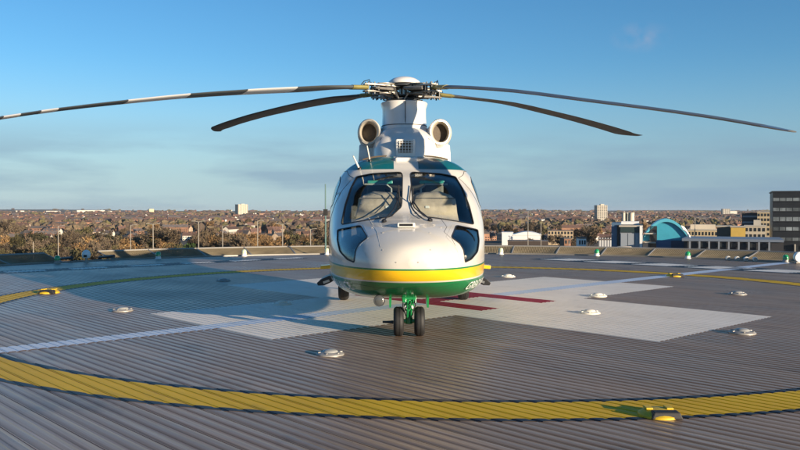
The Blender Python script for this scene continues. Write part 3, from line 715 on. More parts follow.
# mast fairing
bb = MB()
def mf(z, rx, ry, y): return [loc((rx*math.copysign(abs(math.cos(2*PI*k/40))**.75, math.cos(2*PI*k/40)), y+ry*math.copysign(abs(math.sin(2*PI*k/40))**.75, math.sin(2*PI*k/40)), z)) for k in range(40)]
bb.loft([mf(2.30, .50, .80, 12.3), mf(2.45, .44, .72, 12.28), mf(2.60, .385, .60, 12.24), mf(2.69, .35, .52, 12.2), mf(2.70, .345, .515, 12.2), mf(2.85, .335, .48, 12.2), mf(2.97, .335, .46, 12.2), mf(3.02, .35, .465, 12.2), mf(3.05, .36, .47, 12.2), mf(3.06, .35, .46, 12.2), mf(3.04, .31, .42, 12.2)])
fair = bb.build('mast_fairing', m_body_w, heli, smooth=35)
bb = MB(); bb.tube([loc((.01, 11.715, 3.05)), loc((.01, 11.695, 2.72)), loc((.01, 11.68, 2.62))], .006, 6); bb.build('fairing_seam', m_seal, fair)
bb = MB(); bb.loft([mf(2.695, .352, .522, 12.2), mf(2.705, .352, .521, 12.2)]); bb.build('fairing_joint', m_seal, fair, smooth=40)
# intakes
m_rim = mat('polished_rim', (.50, .45, .37), .35, metal=.2)
m_dark = mat('intake_dark', (.02, .017, .014), .8)
m_mesh = mat('intake_screen', (.07, .052, .036), .7, var=.3, scale=30)
for s in (1, -1):
    cx, cz, y0 = s*.525, 2.575, 11.62; ax = Vector((s*.32, -1, .12)).normalized()
    bb = MB(); rings = []
    for y, rx, rz, dz, dx in ((11.63, .158, .185, 0, 0), (11.66, .172, .20, 0, 0), (11.75, .178, .21, -.01, -.005), (12.0, .18, .23, -.03, -.02), (12.6, .2, .28, -.1, -.04), (13.4, .22, .3, -.2, -.06), (14.2, .16, .2, -.25, -.1)):
        r = oval(cx+s*dx, cz+dz, y, rx, rz, 36, 2.0)
        if y < 12.1: r = [p+Vector((0, s*(p.x-cx)*.34*-1*-1, 0)) for p in r]
        rings.append(r)
    bb.loft(rings, cap=False); pod = bb.build('intake_pod', m_body_w, heli, smooth=50)
    # lower skirt down to the roof
    bb = MB(); bb.loft([[loc((cx+s*(wx), y, z)) for wx, z in ((-.16, 2.1), (-.17, zt), (.02, zt+.0), (.15, zt-.06), (.165, 2.08))] for y, zt in ((11.74, 2.36), (11.80, 2.46), (12.2, 2.46), (13.4, 2.4), (14.2, 2.2))])
    bb.build('pod_skirt', m_body_w, pod, smooth=35, bevel=.015)
    def disc(y, rx, rz): return [p+Vector((0, s*(p.x-cx)*.34, 0)) for p in oval(cx, cz, y, rx, rz, 36, 2.0)]
    bb = MB(); bb.loft([disc(11.63, .162, .19), disc(11.605, .155, .182), disc(11.605, .132, .158), disc(11.64, .118, .142), disc(11.78, .105, .13)], cap=False); bb.build('rim', m_rim, pod, smooth=60)
    bb = MB(); bb.loft([disc(11.76, .112, .136), disc(11.775, .112, .136)]); sc_ = bb.build('screen', m_mesh, pod)
# ---- rotor head
RY = 12.1
hub = MB(); hub.lathe(loc((0, RY, 2.9)), [(.10, 0), (.10, .2), (.075, .22), (.075, .5)], 20); hubo = hub.build('rotor_mast', m_steel, heli, smooth=40)
bb = MB(); bb.lathe(loc((0, RY, 3.07)), [(.16, 0), (.24, .01), (.25, .03), (.24, .05), (.14, .055), (.12, .075), (.2, .085), (.2, .105), (.09, .11)], 28); bb.build('swashplate', m_dgrey, hubo, smooth=30)
bb = MB(); bb.lathe(loc((0, RY, 3.365)), [(.245, -.02), (.25, 0), (.235, .025), (.18, .065), (.10, .09), (.002, .10)], 32); bb.build('hub_cap', m_body_w, hubo, smooth=60)
bb = MB(); bb.lathe(loc((0, RY, 3.30)), [(.2, -.01), (.27, 0), (.27, .02), (.2, .045)], 24); bb.build('hub_plate', m_dgrey, hubo, smooth=30)
m_arm = mat('hub_arm_cream', (.62, .57, .48), .4, var=.2, scale=15)
m_armd = mat('hub_arm_grey', (.20, .185, .16), .45, metal=.3, var=.3, scale=20)
m_elast = mat('elastomer', (.03, .028, .026), .7)
m_olive = mat('sleeve_olive', (.22, .19, .06), .5, var=.2, scale=10)
BL = [  # direction, (r, z) along the blade, striped
 ((-.800, -.600), [(.42, 3.245), (.81, 3.225), (1.97, 3.08), (2.71, 2.98), (3.49, 2.86), (4.26, 2.72), (5.04, 2.565), (5.5, 2.46), (5.97, 2.35)], True),
 ((.602, -.799), [(.42, 3.235), (.86, 3.20), (2.1, 3.01), (3.45, 2.73), (5.02, 2.39), (5.97, 2.15)], False),
 ((.780, .626), [(.42, 3.25), (.9, 3.26), (2.02, 3.27), (3.5, 3.18), (4.8, 3.06), (5.97, 2.92)], False),
 ((-.660, .751), [(.42, 3.25), (.9, 3.28), (2.21, 3.30), (3.84, 3.26), (5.0, 3.19), (5.97, 3.09)], False)]
m_bwhite = mat('blade_white', (.85, .85, .83), .4)
m_bdark = mat('blade_dark', (.075, .073, .068), .38, var=.25, scale=3)
for bi, (dr, zs, striped) in enumerate(BL):
    d = Vector((dr[0], dr[1], 0)).normalized(); t = Vector((-d.y, d.x, 0))   # t: chordwise
    def P(r, c, h): return loc((0, RY, interp(zs, r)[0]))+d*r+t*c+Vector((0, 0, h))
    def sec(r, sgn=1, grow=0.0):
        if r < 1.0: ch, th = lerp(.11, .16, max(0, (r-.7)/.3)), .055
        elif r < 1.7: k = (r-1.0)/.7; k = k*k*(3-2*k); ch, th = lerp(.16, .385, k), lerp(.055, .046, k)
        else: ch, th = .385, lerp(.046, .032, (r-1.7)/4.27)
        sw = 0
        if r > 5.6: k = (r-5.6)/.37; ch *= 1-.55*k; sw = .14*k*k; th *= 1-.5*k
        tw = math.radians(lerp(8, -1, r/5.97)); o = []
        for k in range(16):
            a = 2*PI*k/16; c = math.cos(a); s_ = math.sin(a)
            xx = (c*.5+.0)*(ch+grow); yy = s_*(th/2+grow/2)*(1-.55*max(0, -c)) if True else 0
            xx -= sw; o.append(P(r, (xx*math.cos(tw)-yy*math.sin(tw))*LE, xx*math.sin(tw)+yy*math.cos(tw)))
        return o
    LE = 1
    rs = [.72, .8, .95, 1.1, 1.25, 1.4, 1.55, 1.75]+[1.97, 2.3, 2.71, 3.1, 3.49, 3.9, 4.26, 4.65, 5.04, 5.2, 5.42, 5.6, 5.7, 5.8, 5.88, 5.94, 5.97]
    bb = MB(); bb.loft([sec(r) for r in rs]); bo = bb.build('rotor_blade', mat('blade_mid_grey', (.095, .105, .105), .4, var=.1, scale=3) if striped else m_bdark, heli, smooth=50)
    if striped:
        for r0_, r1_ in ((1.97, 2.71), (3.49, 4.26), (5.04, 5.22), (5.43, 5.6)):
            bb = MB(); bb.loft([sec(lerp(r0_, r1_, k/4), 1, .004) for k in range(5)]); bb.build('white_band', m_bwhite, bo, smooth=50)
    else:
        bb = MB(); bb.loft([sec(r, 1, .003) for r in (5.68, 5.75, 5.8, 5.88, 5.94, 5.965)]); bb.build('tip_cap', m_steel if bi == 1 else m_bdark, bo, smooth=50)
    bb = MB(); bb.loft([sec(r, 1, .012) for r in (.70, .80, .98)]); bb.build('root_sleeve', m_olive, bo, smooth=50)
    # starflex arm: two plates, elastomer block, bolts, hoses
    for h in (.05, -.05):
        bb = MB(); bb.loft([[P(r, w, h+.011), P(r, w, h-.011), P(r, -w, h-.011), P(r, -w, h+.011)] for r, w in ((.16, .10), (.28, .075), (.45, .06), (.62, .068), (.72, .06), (.75, .03))]); bb.build('arm_plate', m_arm if h > 0 else m_armd, hubo, smooth=30)
    bb = MB(); bb.loft([[P(r, w, .036), P(r, w, -.036), P(r, -w, -.036), P(r, -w, .036)] for r, w in ((.24, .09), (.26, .12), (.42, .12), (.44, .09))]); bb.build('elastomer_block', m_elast, hubo, bevel=.01)
    for h in (.072, -.072):
        bb = MB(); bb.loft([[P(r, w, h+.008), P(r, w, h-.008), P(r, -w, h-.008), P(r, -w, h+.008)] for r, w in ((.22, .08), (.3, .115), (.42, .105), (.5, .05))]); bb.build('clamp_plate', m_armd, hubo, smooth=30)
    for r, w in ((.30, -.08), (.30, .08), (.48, 0), (.58, -.035), (.58, .035), (.69, -.035), (.69, .035)):
        bb = MB(); bb.tube([P(r, w, -.088), P(r, w, .088)], .012, 8); bb.build('bolt', m_dgrey, hubo, smooth=40)
    bb = MB(); bb.tube([P(.34, .2, -.03), P(.6, .12, -.01)], .02, 8); bb.tube([P(.60, .12, -.01), P(.6, .03, 0)], .018, 8); bb.build('pitch_horn', m_armd, hubo, smooth=40)
    bb = MB(); bb.tube([P(.34, .2, -.03), loc((0, RY, 3.10))+d*.2+t*.12], .014, 8); bb.build('pitch_link', m_steel, hubo, smooth=40)
    bb = MB(); bb.lathe(P(.34, .2, -.055), [(.026, 0), (.026, .05)], 10); bb.build('rod_end', m_elast, hubo, smooth=40)
    bb = MB(); bb.tube([P(.2, -.15, .02), P(.36, -.16, .0), P(.55, -.09, .0)], .028, 8); bb.build('damper', m_armd if bi % 2 else m_elast, hubo, smooth=40)
    bb = MB(); bb.tube([P(.66, .05, .05), P(.70, .07, .11), P(.76, .02, .09), P(.80, 0, .04)], .007, 6); bb.build('bonding_cable', m_black, hubo, smooth=40)
    bb = MB(); bb.tube([P(.18, .07, -.09), P(.3, .10, -.13), P(.42, .06, -.10)], .009, 6); bb.build('hose', m_black, hubo, smooth=40)
for k in range(3):
    a = 2*PI*k/3+.9; bb = MB(); bb.tube([loc((.22*math.cos(a), RY+.22*math.sin(a), 2.98)), loc((.22*math.cos(a), RY+.22*math.sin(a), 3.1))], .02, 8); bb.build('actuator', m_steel, hubo, smooth=40)
bb = MB(); bb.tube([loc((0, RY-.24, 3.09)), loc((.06, RY-.3, 3.17)), loc((.0, RY-.24, 3.24))], .014, 6); bb.build('scissor_link', m_steel, hubo, smooth=40)
# ---- roof aerials
for (a, c_), r in ((((352, 156), (359.5, 169)), .014), (((366, 146), (370, 161)), .012)):
    h = ray_hit(*c_) ; h = h if h else Vector((-.5, 11.3, 2.1)); p1 = at(a[0], a[1], h.y-.12)-Vector((HX, 0, 0))
    bb = MB(); bb.tube([loc(h), loc(p1)], [r, r*.7], 8); an = bb.build('whip_aerial', m_body_w, heli, smooth=40)
    bb = MB(); bb.lathe(loc(h), [(.03, -.01), (.03, .012), (.015, .03)], 10); bb.build('aerial_base', m_black, an, smooth=40)
# ---- tail
bb = MB(); fn = []
for z, y0, y1, th in ((1.4, 18.7, 19.75, .13), (1.9, 18.75, 19.9, .13), (2.4, 18.95, 19.95, .10), (3.2, 19.35, 20.15, .08), (3.85, 19.65, 20.3, .05), (3.9, 19.72, 20.28, .02)):
    fn.append([loc((math.sin(2*PI*k/14)*th, lerp(y0, y1, .5-.5*math.cos(2*PI*k/14)), z)) for k in range(14)])
bb.loft(fn); bb.build('tail_fin', m_hgreen, heli, smooth=50)
bb = MB(); bb.lathe(loc((-.13, 19.25, 1.5)), [(.52, 0), (.56, .03), (.56, .23), (.52, .26), (.46, .26), (.44, .13), (.46, 0)], 36, axis=(1, 0, 0)); fe = bb.build('fenestron_shroud', m_hgreen, heli, smooth=40)
for k in range(11):
    a = 2*PI*k/11; bb = MB(); bb.box(loc((0, 19.25+.26*math.cos(a), 1.5+.26*math.sin(a))), (.05, .36, .06), Matrix.Rotation(a, 3, 'X') @ Matrix.Rotation(.4, 3, 'Y')); bb.build('fan_blade', m_dgrey, fe)
bb = MB(); bb.lathe(loc((-.1, 19.25, 1.5)), [(.08, 0), (.1, .05), (.1, .15), (.06, .2)], 16, axis=(1, 0, 0)); bb.build('fan_hub', m_dgrey, fe, smooth=40)
bb = MB(); bb.loft([[loc((x, 17.45+.22*math.cos(2*PI*k/12), 1.58+.03*math.sin(2*PI*k/12))) for k in range(12)] for x in (-1.05, -.3, .3, 1.05)]); stb = bb.build('tail_stabiliser', m_body_w, heli, smooth=50)
for s in (1, -1):
    bb = MB(); bb.loft([[loc((s*(1.07+.02*math.sin(2*PI*k/12)), yc+rr*math.cos(2*PI*k/12), z)) for k in range(12)] for z, yc, rr in ((1.25, 17.55, .25), (1.6, 17.5, .32), (2.05, 17.75, .2))]); bb.build('end_plate', m_hgreen, stb, smooth=50)
# ---- undercarriage
def wheel(parent, c, R, W):
    bb = MB(); bb.lathe(Vector(c)-Vector((W/2, 0, 0)), [(R*.55, 0), (R*.80, -.0), (R*.93, W*.10), (R, W*.28), (R, W*.40), (R*.985, W*.42), (R*.985, W*.46), (R, W*.48), (R, W*.52), (R*.985, W*.54), (R*.985, W*.58), (R, W*.60), (R, W*.72), (R*.93, W*.90), (R*.80, W), (R*.55, W)], 36, axis=(1, 0, 0))
    ty = bb.build('tyre', m_rub, parent, smooth=35)
    bb = MB(); bb.lathe(Vector(c)-Vector((W*.46, 0, 0)), [(.002, .01), (R*.2, 0), (R*.5, .02), (R*.57, -.002), (R*.57, W*.92), (R*.5, W*.9), (R*.2, W*.93), (.002, W*.92)], 24, axis=(1, 0, 0)); bb.build('rim', m_hgreen, parent, smooth=35)
    return ty
ng = empty('nose_gear', (0, 0, 0)); ng.parent = heli; ng.location = loc((0, 9.0, 0))
R = .168
for s in (1, -1): wheel(ng, (s*.119, 0, R-.004), R, .115)
bb = MB(); bb.tube([(-.17, 0, R), (.17, 0, R)], .022, 12); bb.tube([(0, 0, R-.03), (0, .0, R+.04)], .04, 12); bb.build('axle', m_hgreen, ng, smooth=40)
bb = MB(); bb.tube([(0, .0, R), (0, -.01, .3)], .03, 14); bb.tube([(0, -.01, .29), (0, -.02, .6)], .048, 14); bb.tube([(0, -.012, .33), (0, -.013, .36)], .062, 14); bb.tube([(0, -.016, .43), (0, -.016, .455)], .06, 14); st_o = bb.build('strut', m_hgreen, ng, smooth=40)
bb = MB(); bb.tube([(-.02, -.06, .40), (-.02, -.12, .31), (-.02, -.05, .22)], .013, 8); bb.tube([(.02, -.06, .40), (.02, -.12, .31), (.02, -.05, .22)], .013, 8); bb.build('torque_link', m_hgreen, ng, smooth=40)
bb = MB(); bb.box((0, -.03, .44), (.17, .09, .05)); bb.box((-.055, -.05, .41), (.05, .07, .05)); bb.box((.06, -.05, .405), (.045, .06, .06)); bb.build('steering_block', m_hgreen, ng, bevel=.01)
bb = MB(); bb.tube([(-.06, -.06, .45), (-.075, -.09, .34), (-.03, -.06, .22)], .007, 6); bb.tube([(.06, -.06, .45), (.07, -.10, .36), (.035, -.06, .24)], .006, 6); bb.build('brake_hose', m_black, ng, smooth=40)
bb = MB(); bb.tube([(0, .04, .42), (0, .38, .5)], .022, 8); bb.build('drag_brace', m_hgreen, ng, smooth=40)
for s in (1, -1):
    bb = MB(); bb.lathe((s*.035, -.062, .335), [(.02, 0), (.02, .02), (.01, .026)], 10, axis=(0, -1, 0)); bb.build('lug', m_body_w, ng, smooth=40)
bb = MB(); bb.tube([(-.18, .03, .15), (-.30, .05, .15)], [.02, .012], 8); bb.build('tow_lug', m_dgrey, ng, smooth=40)
for s in (1, -1):    # nose gear doors hanging edge-on
    bb = MB(); bb.loft([[loc((s*.21+s*.018*k2, y, z)) for k2, (y, z) in ((1, (8.95, .52)), (1, (9.35, .52)), (-1, (9.35, .52)), (-1, (8.95, .52)))], [loc((s*.215+s*.010*k2, y, z)) for k2, (y, z) in ((1, (9.0, .32)), (1, (9.25, .32)), (-1, (9.25, .32)), (-1, (9.0, .32)))]]); bb.build('nose_gear_door', m_hgreen, heli)
for s in (1, -1):
    mg = empty('main_gear', (0, 0, 0)); mg.parent = heli; mg.location = loc((s*.955, 12.65, 0))
    wheel(mg, (0, 0, .206), .21, .16)
    bb = MB(); bb.tube([(-s*.1, 0, .21), (-s*.12, -.02, .5), (-s*.12, -.05, .8)], .05, 12); bb.tube([(-s*.14, 0, .21), (s*.05, 0, .21)], .03, 10); bb.build('leg', m_hgreen, mg, smooth=40)
    # open gear door and faired brace outboard of the wheel
    bb = MB(); bb.loft([[Vector((s*x, y, z)) for x, z in ((.10, .36), (.18, .31), (.28, .265), (.38, .26), (.40, .30), (.34, .355), (.22, .41), (.10, .42))] for y in (-.35, .25)]); gd = bb.build('gear_door', m_black, mg, bevel=.008)
    bb = MB(); bb.box((s*.25, -.36, .325), (.10, .03, .035), Matrix.Rotation(s*.35, 3, 'Y')); bb.build('door_edge', m_steel, gd)
    bb = MB(); bb.tube([(s*.1, -.1, .45), (s*.28, -.1, .30)], .025, 8); bb.build('door_strut', m_steel, mg, smooth=40)
    # yellow boarding step
    bb = MB(); bb.loft([[loc((s*x, y, z)) for y, z in ((10.95, zc+.028), (11.15, zc+.028), (11.15, zc-.02), (10.95, zc-.02))] for x, zc in ((.98, .655), (1.10, .64), (1.165, .635), (1.18, .64))]); bb.build('boarding_step', m_hyel, heli, bevel=.008)
# landing light, belly aerials
bb = MB(); c = loc((-.335, 8.78, .425)); bb.tube([c+Vector((0, .06, .09)), c+Vector((0, .05, 0))], .012, 6); bb.lathe(c, [(.060, -.02), (.064, -.01), (.062, .03), (.04, .06), (.01, .07)], 24, axis=(0, 1, 0)); ll = bb.build('landing_light', m_dgrey, heli, smooth=40)
bb = MB(); bb.lathe(c+Vector((0, -.018, 0)), [(.054, 0), (.045, .006), (.03, .010), (.002, .012)], 24, axis=(0, -1, 0)); bb.build('lens', mat('lamp_lens', (.07, .075, .075), .15, coat=.3), ll, smooth=60)

# ================================================================== CITY
m_brick = mat('house_brick', (.25, .13, .08), .85, var=.3, scale=.15, rnd=.45)
m_brick2 = mat('house_buff', (.34, .26, .19), .85, var=.25, scale=.15, rnd=.35)
m_rendr = mat('house_render', (.56, .52, .45), .85, rnd=.2)
m_tile = mat('roof_tile', (.12, .07, .055), .8, var=.25, scale=.2, rnd=.4)
m_slate = mat('roof_slate', (.10, .085, .08), .7, var=.25, scale=.2, rnd=.3)
m_pane = mat('window_glass', (.03, .035, .04), .12)
m_conc = mat('concrete', (.46, .42, .35), .8, var=.12, scale=.2)
m_cream_w = mat('cream_wall', (.62, .54, .42), .8, var=.1, scale=.2)
def gpos(px, d): x = (px-400)/F*d; return Vector((x, d, gz(x, d)))
def house_meshes(w, dp, hw, rh, n):
    """walls, gabled roof, chimneys and windows of a (pair or row of) brick houses, long side on x"""
    a = MB(); a.add([(-w/2, -dp/2, 0), (w/2, -dp/2, 0), (w/2, dp/2, 0), (-w/2, dp/2, 0), (-w/2, -dp/2, hw), (w/2, -dp/2, hw), (w/2, dp/2, hw), (-w/2, dp/2, hw), (-w/2, 0, hw+rh), (w/2, 0, hw+rh)],
        [(0, 1, 5, 4), (2, 3, 7, 6), (1, 2, 6, 9, 5), (3, 0, 4, 8, 7)])
    r = MB(); o = .35; t = .22
    for s in (-1, 1):
        r.add([(-w/2-o, s*(dp/2+o), hw-o*.6), (w/2+o, s*(dp/2+o), hw-o*.6), (w/2+o, 0, hw+rh+.05), (-w/2-o, 0, hw+rh+.05), (-w/2-o, s*(dp/2+o), hw-o*.6+t), (w/2+o, s*(dp/2+o), hw-o*.6+t), (w/2+o, 0, hw+rh+.05+t), (-w/2-o, 0, hw+rh+.05+t)],
              [(0, 1, 2, 3), (4, 5, 6, 7), (0, 1, 5, 4), (1, 2, 6, 5), (3, 0, 4, 7)])
    c = MB()
    for k in range(n): c.box((-w/2+w*(k+.5)/n+w/n*.42, 0, hw+rh+.5), (1.0, .7, 1.9))
    g = MB()
    for k in range(n*2):
        x = -w/2+w*(k+.5)/(n*2)
        for z in (1.5, 4.2):
            if z+.7 < hw:
                for s in (-1, 1): g.box((x, s*dp/2, z), (1.5, .14, 1.4))
    return a.mesh('wall', m_brick), r.mesh('roof', m_tile), c.mesh('chimney', m_brick), g.mesh('windows', m_pane)
HK = [house_meshes(11, 8.5, 5.6, 3.4, 2), house_meshes(26, 8.5, 5.8, 3.6, 5), house_meshes(9, 9.5, 5.4, 4.2, 1), house_meshes(38, 9, 8.5, 3.8, 7)]
WM = [m_brick, m_brick, m_brick2, m_rendr]; RM = [m_tile, m_slate, m_slate, m_tile]
def place_house(k, p, rz, wm, rm, root=None):
    wn = {'house_brick': 'red brick', 'house_buff': 'buff brick', 'house_render': 'pale rendered'}[wm.name]; rn = {'roof_tile': 'red tiled', 'roof_slate': 'grey slate'}[rm.name]
    kn = ('semi-detached pair', 'short terrace', 'detached house', 'tall long terrace')[k]; sd_ = 'left of the helicopter' if p.x < 0 else 'right of the helicopter'
    far_ = 'nearer' if p.y < 950 else 'farther'
    e = empty('brick_house', p, wn+' '+kn+', '+rn+' roof, in the '+far_+' town '+sd_.replace('of the helicopter', 'of helicopter'), 'house', 'houses of the town', rz=rz); e.scale = (.8, .8, .8)
    hm = HK[k]
    for nm, me, m in (('wall', hm[0], wm), ('roof', hm[1], rm)):
        o = link(nm, me, e); o.material_slots[0].link = 'OBJECT'; o.material_slots[0].material = m
        if nm == 'roof' and p.y < 1500: stuff(link('chimney', hm[2], o))
    if p.y < 1150: stuff(link('windows', hm[3], e))
    return e
rnd = random.Random(11)
placed = []
def free(p, r):
    for q, s in placed:
        if (q.x-p.x)**2+(q.y-p.y)**2 < (r+s)**2: return False
    return True
n = 0; tries = 0
def blocked(px, d):
    """keep clear of the landmark buildings and of the woods"""
    if d < 640 and not (495 < px < 600): return True
    if 470 < px < 612 and 900 < d < 1900: return rnd.random() < .75
    if 605 < px < 800 and d < 620: return True
    return False
while n < 290 and tries < 6000:
    tries += 1
    px = rnd.uniform(-40, 840); d = 1/rnd.uniform(1/2300, 1/680)
    if blocked(px, d) or (325 < px < 485 and rnd.random() < .75): continue
    p = gpos(px, d); k = rnd.choice((0, 0, 1, 1, 2, 3)); r = (5, 11, 5, 16)[k]
    if not free(p, r*.75): continue
    placed.append((p, r)); p.z -= .4
    wm = rnd.choices(WM, (3, 2, 3, 2.2))[0]
    place_house(k, p, rnd.choice((0.0, .25, -.3, .6, 1.4))+rnd.uniform(-.1, .1), wm, rnd.choice(RM)); n += 1
# the farther town: a mass of roofs no one could count
def far_mass(name, cnt, d0, d1, mats, smin, smax):
    bb = MB()
    for i in range(cnt):
        px = rnd.uniform(-220, 1020); d = 1/rnd.uniform(1/d1, 1/d0); x = (px-400)/F*d; z = gz(x, d)-.5
        w = rnd.uniform(smin, smax); dp = rnd.uniform(8, 12); h = rnd.uniform(5, 8); rh = rnd.uniform(2.5, 4); a = rnd.choice((0, .3, -.4, .8, 1.5)); R = Matrix.Rotation(a, 3, 'Z'); P = Vector((x, d, z))
        q = [(-w/2, -dp/2, 0), (w/2, -dp/2, 0), (w/2, dp/2, 0), (-w/2, dp/2, 0), (-w/2, -dp/2, h), (w/2, -dp/2, h), (w/2, dp/2, h), (-w/2, dp/2, h), (-w/2, 0, h+rh), (w/2, 0, h+rh)]
        q = [P+R @ Vector(v) for v in q]; wi = rnd.choice((0, 0, 1, 2, 2, 5))
        bb.add(q, [(0, 1, 5, 4), (2, 3, 7, 6), (1, 2, 6, 9, 5), (3, 0, 4, 8, 7)], wi)
        bb.add([q[4], q[5], q[9], q[8], q[7], q[6]], [(0, 1, 2, 3), (3, 2, 5, 4)], rnd.choice((3, 3, 4)))
    return stuff(bb.build(name, mats))
fm = [mat('far_brick_a', (.24, .125, .08), .9), mat('far_brick_b', (.33, .2, .13), .9), mat('far_brick_c', (.16, .09, .065), .9), mat('far_tile', (.12, .07, .055), .85), mat('far_slate', (.09, .08, .08), .8), mat('far_render', (.6, .56, .5), .9)]
tag(far_mass('distant_rooftops', 2600, 1500, 5600, fm, 9, 34), 'mass of small red and brown roofs spreading to the horizon', 'rooftops')

# ------------------------------------------------------------------ trees
def tree_mesh(seed, h, cr, bare, nl, leaf):
    r = random.Random(seed); tr = MB()
    tr.tube([(0, 0, -.5), (.1, 0, h*.25), (-.1, .1, h*.55), (0, 0, h*.82)], [.32, .25, .16, .05], 6)
    tips = []
    for k in range(9):
        a = r.uniform(0, 6.28); z0 = h*r.uniform(.22, .6); L = cr*r.uniform(.6, 1.0)
        e = Vector((math.cos(a)*L, math.sin(a)*L, z0+L*r.uniform(.4, 1.0))); m_ = Vector((e.x*.45, e.y*.45, lerp(z0, e.z, .35)))
        tr.tube([(0, 0, z0), m_, e], [.13, .08, .03], 4); tips += [e, m_*.5+e*.5]
        for j in range(3):
            b_ = e.lerp(m_, r.random())+Vector((r.uniform(-1, 1), r.uniform(-1, 1), r.uniform(0, 1.4)))*cr*.3
            tr.tube([m_, b_], [.05, .02], 3); tips.append(b_)
    cr_ = MB(); clumps = [(t, r.uniform(.25, .45)*cr) for t in tips]+[(Vector((r.gauss(0, .35)*cr, r.gauss(0, .35)*cr, h*r.uniform(.5, .95))), r.uniform(.25, .4)*cr) for _ in range(8)]
    for i in range(nl):
        c, s = r.choice(clumps); v = Vector((r.gauss(0, 1), r.gauss(0, 1), r.gauss(0, .9))); v = v.normalized()*s*r.random()**.4
        p = c+v; p.z = max(p.z, h*.12)
        d = Vector((r.uniform(-1, 1), r.uniform(-1, 1), r.uniform(-.3, 1.4 if bare else 1))).normalized(); u = d.cross(Vector((r.random(), r.random(), r.random()))).normalized()
        L = leaf*r.uniform(.6, 1.5); W = L*(.16 if bare else .5)
        cr_.add([p-u*W, p+u*W, p+d*L+u*W*.6, p+d*L-u*W*.6], [(0, 1, 2, 3)], r.choice((0, 0, 1)))
    return tr, cr_
m_bark = mat('bark', (.07, .05, .035), .9, var=.3, scale=2)
TM = {'brown': (mat('twig_brown', (.115, .085, .05), .9, rnd=.35), mat('twig_dark', (.075, .052, .035), .9, rnd=.3)), 'ochre': (mat('twig_ochre', (.26, .155, .06), .9, rnd=.3), mat('twig_rust', (.16, .095, .045), .9, rnd=.3)),
      'olive': (mat('leaf_olive', (.10, .085, .032), .9, rnd=.3), mat('leaf_olive_dark', (.06, .052, .022), .9, rnd=.3)), 'green': (mat('leaf_green', (.055, .10, .02), .85, rnd=.25), mat('leaf_green_dark', (.025, .045, .01), .9, rnd=.25))}
KINDS = []
for i, (nm, h, cr, bare, nl, lf) in enumerate((('brown', 12, 4.6, True, 1500, 1.1), ('brown', 14, 5.2, True, 1500, 1.2), ('ochre', 10, 4.5, True, 1700, 1.0), ('olive', 11, 4.8, False, 1300, .6), ('olive', 9, 4.2, True, 1500, .9), ('green', 9, 3.6, False, 1500, .55), ('brown', 10, 4.4, False, 1300, .55))):
    t, c = tree_mesh(50+i, h, cr, bare, nl, lf); KINDS.append((t.mesh('trunk', m_bark), c.mesh('crown', list(TM[nm]))))
KL = {0: 'bare brown', 1: 'tall bare brown', 2: 'ochre twiggy', 3: 'olive leafy', 4: 'thin olive', 5: 'dark green leafy', 6: 'brown-leaved'}
def tree(k, p, s, rz, where):
    e = empty('deciduous_tree', p, KL[k]+' tree '+where, 'tree', 'trees below and beyond the deck', rz=rz); e.scale = (s, s, s*random.uniform(.9, 1.15))
    link('trunk', KINDS[k][0], e); link('crown', KINDS[k][1], e)
nt_ = 0
for i in range(230):      # the belt of trees just below the deck on the left
    px = rnd.uniform(-30, 345); d = rnd.uniform(330, 560); p = gpos(px, d)
    wt = (4, 2, 2.2, 3, 2.5, .25, 3)
    if px < 60: wt = (2, 1, 1.2, 4, 4, .8, 2)
    if 240 < px < 290: wt = (.5, .2, 7, .6, 1.5, .0, 1)
    if 185 < px < 216 and d < 430: wt = (0, 0, 1, 1, 1, 6, 0)
    k = rnd.choices(range(7), wt)[0]; tree(k, p, rnd.uniform(.75, 1.15)*(d/450)**.5, rnd.uniform(0, 6.28), ('in the front row ' if d < 410 else 'in the middle rows ' if d < 490 else 'in the back row ')+('beyond the gap in the nets' if px < 85 else 'left of the green tree' if px < 190 else 'below the left tower block' if px < 262 else 'nearest the helicopter on its left'))
for i in range(50):
    px = rnd.uniform(470, 615); d = rnd.uniform(520, 900); p = gpos(px, d)
    if not free(p, 2): continue
    tree(rnd.choices(range(7), (5, 3, 1, 1, 1, .1, 3))[0], p, rnd.uniform(.7, 1.1), rnd.uniform(0, 6.28), 'behind the white sheds on the right')
for i in range(60):
    px = rnd.uniform(-30, 830); d = rnd.uniform(600, 1300); p = gpos(px, d)
    if not free(p, 3): continue
    tree(rnd.choices(range(7), (4, 2, 2, 2, 2, .8, 3))[0], p, rnd.uniform(.8, 1.2), rnd.uniform(0, 6.28), 'among the '+('nearer' if d < 900 else 'farther')+' houses '+('left' if px < 405 else 'right')+' of the helicopter')
bb = MB()
ico = bmesh.new(); bmesh.ops.create_icosphere(ico, subdivisions=2, radius=1); iv = [v.co.copy() for v in ico.verts]; ifc = [tuple(v.index for v in f.verts) for f in ico.faces]; ico.free()
for i in range(5200):
    px = rnd.uniform(-220, 1020); d = 1/rnd.uniform(1/7500, 1/1000)
    dense = 470 < px < 760 and 1000 < d < 4200
    if not dense and rnd.random() < .25: continue
    x = (px-400)/F*d; z = gz(x, d); s = rnd.uniform(4, 8)*(1 if d < 3000 else 1.3); h = min(s, 6.5)*rnd.uniform(.6, 1.1); k = rnd.random()*9
    wide = 1 if d < 3000 else rnd.uniform(1, 3)
    vs = [Vector((x, d, z+h*.7))+Vector((v.x*s*wide, v.y*s, v.z*h))*(.55+.75*noise.noise((v.x*2+k*7, v.y*2+i, v.z*2))+.35) for v in iv]
    bb.add(vs, ifc, rnd.choice((0, 0, 0, 1, 2, 3)))
o = stuff(bb.build('distant_woodland', [TM['brown'][0], TM['brown'][1], mat('wood_dark', (.09, .06, .045), .95), TM['olive'][0]]))
